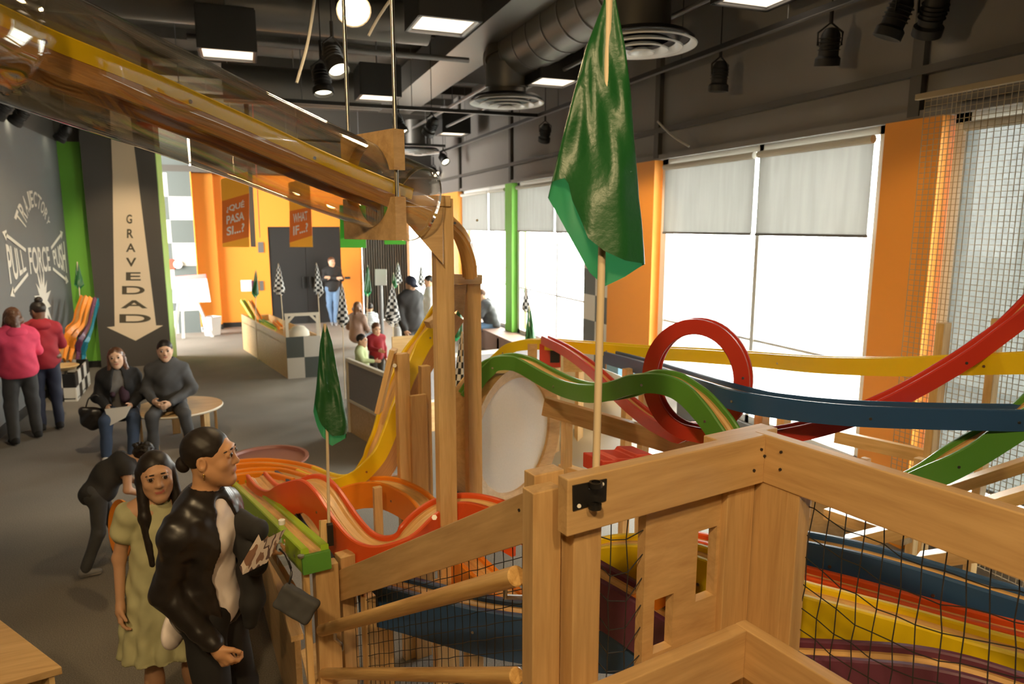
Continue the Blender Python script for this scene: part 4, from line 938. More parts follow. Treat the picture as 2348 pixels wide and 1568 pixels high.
flag((842, 740), (843, 608), 14.5, 'small green flag right of the narrow orange wall', (833, 852, 612, 682), seed=6)
flag((586, 735), (587, 620), 13.5, 'small green flag on the far long exhibit table', (577, 594, 628, 685), seed=7)
flag((905, 700), (902, 625), 13.0, 'slim green flag above the checkered flag beside the capped man', (897, 911, 628, 662), seed=8)
flag((183, 680), (177, 600), 12.0, 'dark green flag standing against the mural wall', (170, 190, 603, 665), seed=9)
for (pb, pt, d, c, lab, sd) in (((649, 735), (638, 604), 12.2, (625, 652, 608, 682), 'checkered flag on the left post of the exhibit table arch', 1), ((735, 770), (725, 603), 12.2, (718, 741, 606, 684), 'checkered flag on the right post of the exhibit table arch', 2),
    ((788, 825), (784, 650), 10.5, (771, 800, 655, 755), 'checkered flag in front of the narrow orange wall', 3), ((902, 800), (899, 650), 10.2, (880, 918, 656, 752), 'checkered flag overlapping the back of the capped man', 4),
    ((915, 700), (912, 602), 13.5, (903, 922, 606, 655), 'checkered flag behind the head of the capped man', 5), ((968, 700), (966, 605), 13.5, (957, 973, 612, 660), 'checkered flag just right of the capped man', 6),
    ((1206, 800), (1206, 655), 9.5, (1196, 1217, 660, 720), 'checkered flag in front of the far window above a green flag', 7), ((1048, 1085), (1060, 760), 5.2, (1038, 1068, 775, 925), 'checkered flag between the tall posts beside the big disc', 8)):
    flag(pb, pt, d, lab, c, 'flag_check', seed=sd, group='checkered flags')
# ================================================================== BANNERS AND SIGNS
plain('banner_orange', (0.70, 0.16, 0.02), 0.6); plain('banner_green', (0.05, 0.42, 0.03), 0.5); plain('banner_mesh', (0.92, 0.42, 0.03), 0.7); plain('banner_lime', (.12, .60, .06), .5)
def banner(lab, q, d, lines, m, up_m, u_h, l_h):
    tl, tr, bl, br = [D(*p, d) for p in q]; n = (tr-tl).cross(bl-tl).normalized(); n = n if n.dot(FW) > 0 else -n
    r = empty('hanging_banner', tl, lab, 'banner')
    MB().prism([tl, tr, br, bl], n*.01).build('sign_board', m, r)
    dn = V(0, 0, 1)
    if u_h: MB().prism([tl+dn*u_h, tr+dn*u_h, tr, tl], n*.006).build('upper_mesh', up_m, r)
    if l_h: MB().prism([bl, br, V(br.x, br.y, min(bl.z, br.z)-l_h), V(bl.x, bl.y, min(bl.z, br.z)-l_h)], n*.006).build('lower_mesh', up_m, r)
    k = len(lines)
    for i, tx in enumerate(lines):
        f0, f1 = .12+.26*i*(3/k)*1.02, .12+.26*i*(3/k)*1.02+.20*(3/k)
        def P(a, b): return (tl*(1-a)+tr*a)*(1-b)+(bl*(1-a)+br*a)*b
        a0, a1 = (.17, .83)
        text_mesh(tx, 'lettering', 'white', r, quad(P(a0, f0), P(a1, f0), P(a0, f1), P(a1, f1), off=-n*.006))
    c = (tl+tr)/2; MB().cyl(c+dn*u_h, (c.x, c.y, CZ), .006, n=6).build('hanger', 'steel', r)
    return r
banner('orange hanging banner reading QUE PASA SI, nearer the mural', ((509, 461), (571, 443), (510, 558), (571, 543)), 11.5, ['¿QUÉ', 'PASA', 'SI...?'], 'banner_orange', 'banner_mesh', .35, .06)
banner('orange hanging banner reading WHAT IF, before the black doors', ((664, 484), (713, 474), (664, 556), (716, 540)), 12.5, ['WHAT', 'IF...?'], 'banner_orange', 'banner_mesh', .5, .08)
banner('green hanging banner below the lower tube yoke', ((778, 460), (838, 462), (778, 545), (840, 528)), 12.5, ['CURIOUS'], 'banner_green', 'banner_lime', .1, .2) if False else None
for lab, q in (('green hanging banner below the lower tube yoke', ((778, 470), (838, 470), (780, 548), (838, 530))), ('green hanging banner behind the cross bar of the tall post', ((880, 470), (932, 470), (881, 540), (930, 538)))):
    banner(lab, q, 12.8, [], 'banner_green', 'banner_lime', .0, .16)
for (u, v, w, h, mm, lab) in ((565, 655, 24, 26, 'white', 'small white notice plate on the orange far wall'), (584, 655, 14, 24, 'purple', 'small dark notice plate beside the white one on the far wall'), (598, 567, 12, 24, 'pipe', 'grey switch box high on the orange far wall'), (600, 655, 8, 22, 'pipe', 'narrow grey wall plate beside the dark notice plate')):
    p = Yp(u, v, YF-.03); a = proj_w = 18.0/FPX
    tag(MB().box((p.x-w*a/2, YF-.03, p.z-h*a/2), (p.x+w*a/2, YF-.005, p.z+h*a/2)).build('wall_plate', mm), lab, 'wall plate')
p = Yp(797, 637, YF-.03); tag(MB().box((p.x-.07, YF-.04, p.z-.03), (p.x+.07, YF-.005, p.z+.03)).build('door_card_reader', 'black'), 'small black card reader on the narrow orange wall', 'card reader')
p = Yp(402, 606, YK-.03); r = empty('wall_alarm', p, 'red and white alarm unit on the checkered wall', 'alarm')
MB().box((p.x-.15, YK-.06, p.z-.12), (p.x-.02, YK-.005, p.z+.12)).build('strobe_body', 'red_box', r); MB().lathe([(.001, -.02), (.10, 0), (.10, .04), (.001, .05)], (p.x+.06, YK-.05, p.z), 16, (0, -1, 0)).build('bell', 'white', r, True)
# streamer
q = D(577, 430, 13); tag(MB().beam((q.x, q.y, CZ), D(581, 566, 13), .09, .01).build('streamer', 'pipe'), 'narrow grey strip hanging between the two orange banners', 'streamer')
q = D(590, 430, 13.5); tag(MB().tube([(q.x, q.y, CZ), q, D(596, 545, 13.5)], .008, 6).build('cord', 'red'), 'thin red cord hanging beside the grey strip', 'cord')
# ================================================================== FAR FURNITURE
def floorat(u, v): return Zp(u, v, 0)
# long exhibit table, checkered end
c1, c2, c3 = floorat(660, 868), floorat(558, 800), floorat(738, 862)
ht = .72; tbl = empty('exhibit_table', c1, 'long trough table with a checkered end in the middle of the carpet', 'exhibit table')
def P3(p, z): return V(p.x, p.y, z)
dl = (c2-c1).normalized(); dw = (c3-c1); c4 = c2+dw
MB().prism([P3(c1, 0), P3(c2, 0), P3(c2, ht+.03), P3(c1, ht)], dw.normalized()*.03).prism([P3(c3, 0), P3(c4, 0), P3(c4, ht), P3(c3, ht)], -dw.normalized()*.03).build('side_panel', 'maple', tbl)
MB().prism([P3(c2, 0), P3(c4, 0), P3(c4, ht), P3(c2, ht)], -dl*.03).build('end_panel', 'maple', tbl)
MB().prism([P3(c1, ht-.14), P3(c2, ht-.14), P3(c4, ht-.14), P3(c3, ht-.14)], (0, 0, .02)).build('trough', 'maple_bright', tbl)
ck = MB()
for i in range(2):
    for j in range(2):
        ck.cur = (i+j) % 2; a = c1+dw*(i/2)-dl*.01; b = c1+dw*((i+1)/2)-dl*.01
        ck.prism([P3(a, j*ht/2), P3(b, j*ht/2), P3(b, (j+1)*ht/2), P3(a, (j+1)*ht/2)], -dl*.02)
ck.build('checkered_end', ['offwhite', 'slate'], tbl)
arch = MB(); wn = dw.normalized(); z1 = ht+.38
for p in (c1+wn*.03, c3-wn*.03): arch.beam(P3(p, ht), P3(p, z1), .05, .05)
arch.beam(P3(c1, z1), P3(c3, z1), .05, .05)
arch.beam(P3(c1+wn*.03, z1-.14), P3(c1+wn*.16, z1), .04, .04).beam(P3(c3-wn*.03, z1-.14), P3(c3-wn*.16, z1), .04, .04)
arch.build('arch_frame', 'cream', tbl)
MB().lathe([(.001, .20), (.10, .18), (.17, .10), (.19, 0)], P3(c1+dw*.55+dl*.35, ht-.05), 24).build('dome', 'cream', tbl, True)
gen = [('pale green track piece leaning over the far end of the long table', 'lime', (556, 688, 14.6), (585, 735, 14.3)), ('orange track piece leaning beside the pale green one', 'orange', (573, 690, 14.5), (598, 735, 14.2)),
       ('green track piece lying across the long table', 'green', (598, 735, 13.9), (628, 752, 13.4)), ('short orange track block near the table arch', 'orange', (630, 738, 13.3), (645, 752, 13.1)), ('yellow green track piece flat in the long table', 'lime', (603, 742, 13.6), (628, 758, 13.2))]
for lab, m, a, b in gen:
    r = empty('track_piece', D(*a), lab, 'track piece'); A_, B_ = D(*a), D(*b); plank('channel', A_, B_, .05, .02, 'maple_bright', r)
    S = (B_-A_).cross(V(0, 0, 1)).normalized()
    for sg in (-1, 1): plank('side_rail', A_+S*sg*.035, B_+S*sg*.035, .02, .07, m, r)
# easel with poster
ez = empty('easel', floorat(440, 775), 'white easel holding a red-headed poster before the checkered wall', 'easel')
dE = 15.6
pb = MB().prism([D(*q, dE) for q in ((396, 634), (472, 628), (483, 692), (397, 694))], FW*.02).build('poster_board', 'white', ez)
MB().prism([D(*q, dE-.02) for q in ((396, 634), (472, 628), (474, 638), (396, 643))], FW*.015).build('poster_header', 'red', pb)
plain('paper_blue', (.55, .62, .66), .7)
MB().prism([D(*q, dE-.02) for q in ((398, 646), (432, 646), (433, 690), (398, 691))], FW*.01).build('poster_column', 'paper_blue', pb)
for a, b in (((452, 692), (488, 772)), ((410, 694), (400, 778)), ((418, 694), (421, 776))): plank('leg', D(*a, dE+.05), Zp(b[0], b[1], 0), .06, .04, 'white', ez)
# bin
q = Zp(488, 768, 0); b = empty('waste_bin', q, 'small white square waste bin against the orange pier', 'bin')
MB().lathe([(.17, 0), (.22, .45), (.205, .45), (.16, .02), (.001, .02)], q, 4).build('bin_body', 'white', b)
MB().lathe([(.203, .40), (.001, .40)], q, 4).build('bin_liner', 'black', b)
# sign stand
q = Zp(872, 765, 0); q2 = D(872, 636, proj_d) if False else None
dS = 13.6; ss_ = empty('sign_stand', V(D(872, 700, dS).x, D(872, 700, dS).y, 0), 'blank white sign on a thin grey stand near the drapes', 'sign stand')
MB().prism([D(*q, dS) for q in ((860, 617), (886, 617), (886, 654), (860, 654))], FW*.02).build('sign_board', 'white', ss_)
t = D(872, 654, dS); MB().cyl(t, (t.x, t.y, .02), .045, n=12).build('pole', 'pipe', ss_, True); MB().lathe([(.001, .03), (.2, .02), (.22, 0)], (t.x, t.y, 0), 24).build('base', 'pipe', ss_, True)
# wire hoop chair
q = Zp(675, 738, 0); wc_ = empty('hoop_seat', q, 'round black wire hoop seat before the double doors', 'seat')
mb = MB()
for ang in (0, .8, 1.6, 2.4):
    d_ = V(math.cos(ang), math.sin(ang), 0); mb.tube([q+d_*.38*math.cos(t)+V(0, 0, .12+.85*math.sin(t)) for t in [math.pi*k/16 for k in range(17)]], .012, 6)
mb.build('hoop', 'pipe', wc_, True); MB().lathe([(.001, .42), (.36, .42), (.37, .38), (.34, .36)], q, 24).build('seat', 'black', wc_, True)
MB().tube([q+V(.38*math.cos(t), .38*math.sin(t), .12) for t in [2*math.pi*k/24 for k in range(25)]], .012, 6).lathe([(.2, 0), (.2, .1)], q, 12).build('base_ring', 'pipe', wc_, True)
# round low bench table with couple
sc_ = Zp(418, 930, .45); rt = empty('round_bench', V(sc_.x, sc_.y, 0), 'low round plywood table bench the seated couple uses', 'bench')
sc_ = V(sc_.x-.05, sc_.y, .45); RB = .50
MB().lathe([(.001, .45), (RB, .45), (RB+.008, .435), (RB, .42), (.001, .42)], (sc_.x, sc_.y, 0), 48).build('tabletop', 'maple', rt, True)
MB().lathe([(RB+.001, .448), (RB+.010, .435), (RB+.001, .422)], (sc_.x, sc_.y, 0), 48).build('edge_band', 'cream', rt, True)
for a in (.1, .9, 1.75, 2.5, 3.3, 4.1, 5.0, 5.6):
    pp = V(sc_.x+math.cos(a)*.41, sc_.y+math.sin(a)*.41, 0); plank('leg', pp, pp+V(0, 0, .42), .09, .03, 'maple_bright', rt, up=(math.cos(a), math.sin(a), 0))
# window bench
wbx = XW-.46
for k, (y0, y1) in enumerate(((9.6, 11.1), (11.12, 12.6), (12.62, 14.1), (14.12, 15.6))):
    r = empty('window_bench', (wbx+.2, (y0+y1)/2, 0), ['low wooden window bench nearest the checkered pillar', 'low wooden window bench behind the wavy green track', 'low wooden window bench the man in grey sits on', 'farthest low wooden window bench under the last window'][k], 'bench', 'window benches')
    MB().box((wbx, y0, .45), (XW-.01, y1, .50)).build('bench_top', MT.get('bench_brown') or plain('bench_brown', (.22, .13, .09), .6), r); MB().box((wbx+.03, y0+.02, 0), (wbx+.05, y1-.02, .45)).box((wbx+.03, y0+.02, 0), (XW-.02, y0+.05, .45)).box((wbx+.03, y1-.05, 0), (XW-.02, y1-.02, .45)).build('bench_front', 'bench_brown', r)
# grey fabric half wall
plain('fabric_grey', (.30, .285, .29), .95, noise=.2, nscale=90, bump=.2)
hw_ = empty('play_partition', Zp(800, 990, 0), 'low partition with grey fabric panels behind the yellow track', 'partition')
def parti(a, b, zt, zb):
    plank('top_rail', V(a.x, a.y, zt), V(b.x, b.y, zt), .05, .045, 'cream', hw_)
    plank('post', V(a.x, a.y, 0), V(a.x, a.y, zt), .045, .045, 'cream', hw_, up=A); plank('post', V(b.x, b.y, 0), V(b.x, b.y, zt), .045, .045, 'cream', hw_, up=A)
    MB().prism([V(a.x, a.y, zb), V(b.x, b.y, zb), V(b.x, b.y, zt-.02), V(a.x, a.y, zt-.02)], FW.cross(V(0, 0, 1))*0+V(0, .015, 0)).build('fabric_panel', 'fabric_grey', hw_)
    MB().prism([V(a.x, a.y, .0), V(b.x, b.y, .0), V(b.x, b.y, zb), V(a.x, a.y, zb)], V(0, .03, 0)).build('lower_board', 'maple', hw_)
    plank('mid_rail', V(a.x, a.y, zb), V(b.x, b.y, zb), .04, .03, 'cream', hw_)
pa_ = Zp(803, 990, 0); pc_ = Zp(1000, 1110, 0); pb_ = pa_+(pc_-pa_).normalized()*1.55
zt_ = .94
parti(pa_, pb_, zt_, .42); parti(V(1.95, 8.4, 0), V(4.0, 8.7, 0), zt_+.02, .40)
pk_ = V(pa_.x+.9, pa_.y+1.2, 0)
tag(MB().box((pk_.x-.1, pk_.y, 0), (pk_.x+.5, pk_.y+.05, 1.0)).build('wood_screen', 'maple_bright'), 'plain tan board standing behind the small children', 'board')
tag(MB().lathe([(.001, 0), (.16, 0), (.16, .35), (.13, .36), (.13, .75), (.10, .76), (.10, .95), (.001, .95)], Zp(930, 850, 0)+V(0, .4, 0), 20).build('block_tower', 'white', None, True), 'stack of white cylinders beside the capped man', 'toy')
# checkered crate and colourful tracks by the mural wall
k1, k2, k3 = Zp(118, 922, 0), Zp(178, 920, 0), Zp(208, 880, 0)
kb_ = empty('checkered_crate', k2, 'open black box with checkered sides on the carpet by the mural wall', 'crate'); hC = .42
ck = MB()
def cpan(a, b, nx, nz, sh):
    for i in range(nx):
        for j in range(nz):
            ck.cur = (i+j+sh) % 2; p, q = a.lerp(b, i/nx), a.lerp(b, (i+1)/nx); n_ = (b-a).cross(V(0, 0, 1)).normalized()
            ck.prism([P3(p, hC*j/nz), P3(q, hC*j/nz), P3(q, hC*(j+1)/nz), P3(p, hC*(j+1)/nz)], -n_*.02)
cpan(k1, k2, 2, 2, 1); cpan(k2, k3, 5, 2, 0); k4 = k1+(k3-k2); cpan(k3, k4, 2, 2, 0); cpan(k4, k1, 5, 2, 0)
ck.build('checkered_side', ['offwhite', 'black'], kb_); MB().prism([P3(q, .03) for q in (k1, k2, k3, k4)], (0, 0, .02)).build('floor_panel', 'black', kb_)
plain('teal', (.02, .22, .30), .4)
ww = [('orange wavy track hanging down the mural wall, nearest the people', 'orange', 150, 0), ('second orange wavy track on the mural wall', 'orange', 163, 1), ('purple wavy track on the mural wall', 'purple', 178, 2), ('dark blue wavy track on the mural wall closest to the green wall end', 'teal', 190, 3)]
for lab, m, u, i in ww:
    dd = 11.0+.35*i
    track(lab, [(u+42-i*4, 678+i*2, dd+.6), (u+30-i*3, 712+i*3, dd+.45), (u+24-i*3, 738+i*3, dd+.2), (u+6, 755+i*6, dd), (u-4, 790+i*8, dd), (u-10, 822+i*4, dd-.1)], m, w=.10, h=.06, t=.025, n=4, name='wall_track', group='wavy tracks by the mural wall')
tag(MB().lathe([(.001, 0), (.15, .02), (.22, .08), (.20, .09), (.001, .04)], D(145, 850, 10.6), 20).build('catch_bowl', 'maple_bright', None, True), 'shallow wooden bowl held under the wavy tracks', 'bowl')
# table at the lower left
tq = [Zp(-260, 1400, .78), Zp(-20, 1412, .78), Zp(142, 1492, .78), Zp(-60, 1610, .78)]
dt = empty('wooden_table', V(tq[2].x, tq[2].y, 0), 'light wooden tabletop cut off by the lower left corner', 'table')
ta1, ta2, ta3 = Zp(-10, 1412, .80), Zp(142, 1528, .80), Zp(-200, 1640, .80)
n_ = (ta2-ta1); MB().prism([ta1, ta2, ta2-V(.75, .0, 0)-n_.normalized()*0+V(0, -.15, 0), ta1-V(.75, 0, 0)+V(0, -.15, 0)], (0, 0, -.035)).build('tabletop', 'cream' if 0 else 'maple', dt, bevel=.004)
MB().prism([ta1+V(-.03, 0, -.035), ta2+V(-.03, 0, -.035), ta2+V(-.03, 0, -.10), ta1+V(-.03, 0, -.10)], (-.02, 0, 0)).build('apron', 'maple_bright', dt)
for q in (ta1.lerp(ta2, .12), ta1.lerp(ta2, .85)): plank('leg', V(q.x-.06, q.y, 0), V(q.x-.06, q.y, .765), .05, .05, 'maple_bright', dt, up=A)
# ================================================================== PEOPLE: smooth blended volumes meshed into one continuous skin each
class Vol:
    def __init__(s, lo, hi, h):
        s.lo = np.array(lo, float); s.h = h; s.n = np.maximum(4, np.ceil((np.array(hi)-s.lo)/h).astype(int)+1)
        s.d = np.full(tuple(s.n), 1.0, np.float32)
    def put(s, fn, lo, hi, k=0.0, sub=False):
        pad = k*1.2+3*s.h
        i0 = np.clip(np.floor((np.array(lo)-pad-s.lo)/s.h).astype(int), 0, s.n-1); i1 = np.clip(np.ceil((np.array(hi)+pad-s.lo)/s.h).astype(int)+1, 1, s.n)
        if np.any(i1 <= i0): return
        ax = [(s.lo[a]+s.h*np.arange(i0[a], i1[a])).astype(np.float32) for a in range(3)]
        X, Y, Z = np.meshgrid(*ax, indexing='ij'); e = fn(X, Y, Z); sl = tuple(slice(i0[a], i1[a]) for a in range(3)); d = s.d[sl]
        if sub:
            e = -e
            if k > 0: hh = np.clip(.5-.5*(d-e)/k, 0, 1); s.d[sl] = d*(1-hh)+e*hh+k*hh*(1-hh)
            else: s.d[sl] = np.maximum(d, e)
        elif k > 0: hh = np.clip(.5+.5*(d-e)/k, 0, 1); s.d[sl] = d*(1-hh)+e*hh-k*hh*(1-hh)
        else: s.d[sl] = np.minimum(d, e)
    def cone(s, a, b, ra, rb, k=0.02, sub=False, flat=None):
        a = np.array(a, float); b = np.array(b, float); ab = b-a; L = max(1e-9, ab@ab); R = max(ra, rb)*(1.5 if flat is not None else 1)
        def fn(X, Y, Z):
            px, py, pz = X-a[0], Y-a[1], Z-a[2]; t = np.clip((px*ab[0]+py*ab[1]+pz*ab[2])/L, 0, 1)
            qx, qy, qz = px-t*ab[0], py-t*ab[1], pz-t*ab[2]
            if flat is not None:
                n, f = flat; dn = (qx*n[0]+qy*n[1]+qz*n[2])*(f-1); qx, qy, qz = qx+dn*n[0], qy+dn*n[1], qz+dn*n[2]
                return (np.sqrt(qx*qx+qy*qy+qz*qz)-(ra+(rb-ra)*t))/max(1, f)**.5
            return np.sqrt(qx*qx+qy*qy+qz*qz)-(ra+(rb-ra)*t)
        s.put(fn, np.minimum(a, b)-R, np.maximum(a, b)+R, k, sub)
    def ell(s, c, r, k=0.02, M=None, sub=False):
        c = np.array(c, float); r = np.array(r, float); Mi = np.eye(3) if M is None else np.array(M).T; R = r.max()
        def fn(X, Y, Z):
            px, py, pz = X-c[0], Y-c[1], Z-c[2]
            q = [(Mi[i, 0]*px+Mi[i, 1]*py+Mi[i, 2]*pz)/r[i] for i in range(3)]
            k0 = np.sqrt(q[0]**2+q[1]**2+q[2]**2); k1 = np.sqrt((q[0]/r[0])**2+(q[1]/r[1])**2+(q[2]/r[2])**2)+1e-6
            return k0*(k0-1)/k1
        s.put(fn, c-R, c+R, k, sub)
    def mesh(s):
        d = s.d; ins = d < 0; nx, ny, nz = d.shape
        c = np.zeros((nx-1, ny-1, nz-1), np.int8)
        for a in (0, 1):
            for b in (0, 1):
                for e in (0, 1): c += ins[a:nx-1+a, b:ny-1+b, e:nz-1+e]
        idx = np.argwhere((c > 0) & (c < 8)); 
        if len(idx) == 0: return np.zeros((0, 3)), np.zeros((0, 4), int)
        acc = np.zeros((len(idx), 3)); cnt = np.zeros(len(idx))
        cor = [(a, b, e) for a in (0, 1) for b in (0, 1) for e in (0, 1)]
        val = {q: d[idx[:, 0]+q[0], idx[:, 1]+q[1], idx[:, 2]+q[2]].astype(float) for q in cor}
        for q in cor:
            for ax in range(3):
                if q[ax]: continue
                r = list(q); r[ax] = 1; r = tuple(r); v0, v1 = val[q], val[r]; m = (v0 < 0) != (v1 < 0)
                t = np.where(m, v0/np.where(m, v0-v1, 1), 0); p = np.array(q, float)[None].repeat(len(idx), 0); p[:, ax] += t
                acc[m] += p[m]; cnt[m] += 1
        vs = s.lo+s.h*(idx+acc/cnt[:, None])
        vid = np.full((nx-1, ny-1, nz-1), -1, np.int64); vid[idx[:, 0], idx[:, 1], idx[:, 2]] = np.arange(len(idx))
        F = []
        for ax in range(3):
            o = [a for a in range(3) if a != ax]; sl0 = [slice(None)]*3; sl1 = [slice(None)]*3; sl0[ax] = slice(0, d.shape[ax]-1); sl1[ax] = slice(1, d.shape[ax])
            A_, B_ = ins[tuple(sl0)], ins[tuple(sl1)]; e = np.argwhere(A_ != B_)
            ok = (e[:, o[0]] > 0) & (e[:, o[1]] > 0) & (e[:, o[0]] < d.shape[o[0]]-1) & (e[:, o[1]] < d.shape[o[1]]-1); e = e[ok]
            fl = A_[e[:, 0], e[:, 1], e[:, 2]]
            def g(da, db): q = e.copy(); q[:, o[0]] += da; q[:, o[1]] += db; return vid[q[:, 0], q[:, 1], q[:, 2]]
            f = np.stack([g(-1, -1), g(0, -1), g(0, 0), g(-1, 0)], 1)
            if ax == 1: fl = ~fl
            f[~fl] = f[~fl][:, ::-1]; F.append(f)
        F = np.concatenate(F); return vs, F[(F >= 0).all(1)]
    def obj(s, name, m, parent, basis, zones=None, noise=0, nfreq=12.0):
        vs, F = s.mesh()
        if not len(vs): return None
        if noise:
            q = vs*nfreq; w = np.sin(q[:, 0]*1.7+2*np.sin(q[:, 2]*.9))*np.sin(q[:, 1]*1.3+1.5*np.sin(q[:, 2]*1.1+q[:, 0]))+.6*np.sin(q[:, 2]*2.1+3*np.sin(q[:, 0]*.8)+q[:, 1]*1.4)
            i = np.clip(((vs-s.lo)/s.h).astype(int), 1, np.array(s.d.shape)-2); g = np.stack([s.d[tuple((i+np.eye(3, dtype=int)[a]).T)]-s.d[tuple((i-np.eye(3, dtype=int)[a]).T)] for a in range(3)], 1)
            g /= np.linalg.norm(g, axis=1)[:, None]+1e-6; vs = vs+g*w[:, None]*noise
        me = bpy.data.meshes.new(name); me.vertices.add(len(vs)); me.vertices.foreach_set('co', vs.astype(np.float32).ravel())
        me.loops.add(len(F)*4); me.loops.foreach_set('vertex_index', F.astype(np.int32).ravel()); me.polygons.add(len(F))
        me.polygons.foreach_set('loop_start', np.arange(0, len(F)*4, 4, dtype=np.int32)); me.update(calc_edges=True)
        ms = m if isinstance(m, (list, tuple)) else [m]
        for q in ms: me.materials.append(mat(q))
        if zones is not None: me.polygons.foreach_set('material_index', zones(vs[F].mean(1)).astype(np.int32))
        me.polygons.foreach_set('use_smooth', [True]*len(F)); me.validate()
        o = bpy.data.objects.new(name, me); COL.objects.link(o); o.matrix_basis = basis; attach(o, parent); return o
def skin(name, c):
    m = plain(name, c, 0.5, spec=.35); b = m.node_tree.nodes['Principled BSDF']
    b.inputs['Subsurface Weight'].default_value = .08; b.inputs['Subsurface Radius'].default_value = (.02, .008, .004); b.inputs['Subsurface Scale'].default_value = .3; return m
skin('skin_tan', (.52, .27, .13)); skin('skin_light', (.62, .38, .25)); skin('skin_dark', (.12, .055, .03)); skin('skin_mid', (.50, .28, .16))
plain('lip', (.42, .12, .09), .4); plain('eye_white', (.75, .72, .68), .2); plain('iris', (.03, .015, .008), .15); plain('lid', (.05, .03, .02), .6)
plain('hair_black', (.016, .011, .008), .48, noise=.4, nscale=60, spec=.35); plain('hair_brown', (.11, .045, .02), .4, noise=.4, nscale=60); plain('hair_ginger', (.12, .05, .02), .4)
for nm, c, r in (('leather', (.018, .014, .012), .34), ('blush', (.88, .76, .72), .7), ('cloth_black', (.012, .011, .011), .8), ('cloth_dark', (.035, .033, .033), .85), ('denim', (.035, .055, .10), .85), ('denim_light', (.12, .20, .33), .85), ('pink', (.78, .06, .13), .8), ('crimson', (.30, .012, .022), .8), ('charcoal', (.06, .06, .062), .8), ('olive_dress', (.42, .40, .22), .85), ('grey_knit', (.20, .20, .205), .9), ('plum', (.045, .018, .03), .85), ('grey_tee', (.14, .13, .12), .85), ('shirt_white', (.7, .7, .68), .8), ('tee_lime', (.50, .58, .30), .85), ('navy', (.02, .025, .05), .7), ('shoe_grey', (.20, .20, .21), .7), ('sole', (.55, .52, .48), .7), ('gold', (.7, .45, .12), .3)):
    plain(nm, c, r, metal=1 if nm == 'gold' else 0, noise=.18, nscale=14, bump=.12 if nm != 'gold' else 0)
m, t, b = nodes('stripes'); tc = t.nodes.new('ShaderNodeTexCoord'); w = t.nodes.new('ShaderNodeTexWave'); w.bands_direction = 'Z'; w.inputs['Scale'].default_value = 9; r = t.nodes.new('ShaderNodeValToRGB'); r.color_ramp.interpolation = 'CONSTANT'
r.color_ramp.elements[0].color = (.10, .12, .14, 1); r.color_ramp.elements[1].color = (.7, .7, .68, 1); r.color_ramp.elements[1].position = .4
t.links.new(tc.outputs['Object'], w.inputs['Vector']); t.links.new(w.outputs['Color'], r.inputs[0]); t.links.new(r.outputs[0], b.inputs['Base Color'])
def rotm(yaw=0, pitch=0, roll=0): return np.array((Matrix.Rotation(math.radians(yaw), 3, 'Z') @ Matrix.Rotation(math.radians(pitch), 3, 'X') @ Matrix.Rotation(math.radians(roll), 3, 'Y')))
BASE = dict(pel=(0, 0, .93), chest=(0, .0, 1.24), neck=(0, -.015, 1.42), head=(0, .015, 1.57), shL=(-.155, -.01, 1.375), elL=(-.20, -.02, 1.11), wrL=(-.20, .06, .87), shR=(.155, -.01, 1.375), elR=(.20, -.02, 1.11), wrR=(.20, .06, .87),
            hiL=(-.085, 0, .90), knL=(-.095, .03, .49), anL=(-.10, -.01, .08), hiR=(.085, 0, .90), knR=(.095, .03, .49), anR=(.10, -.01, .08))
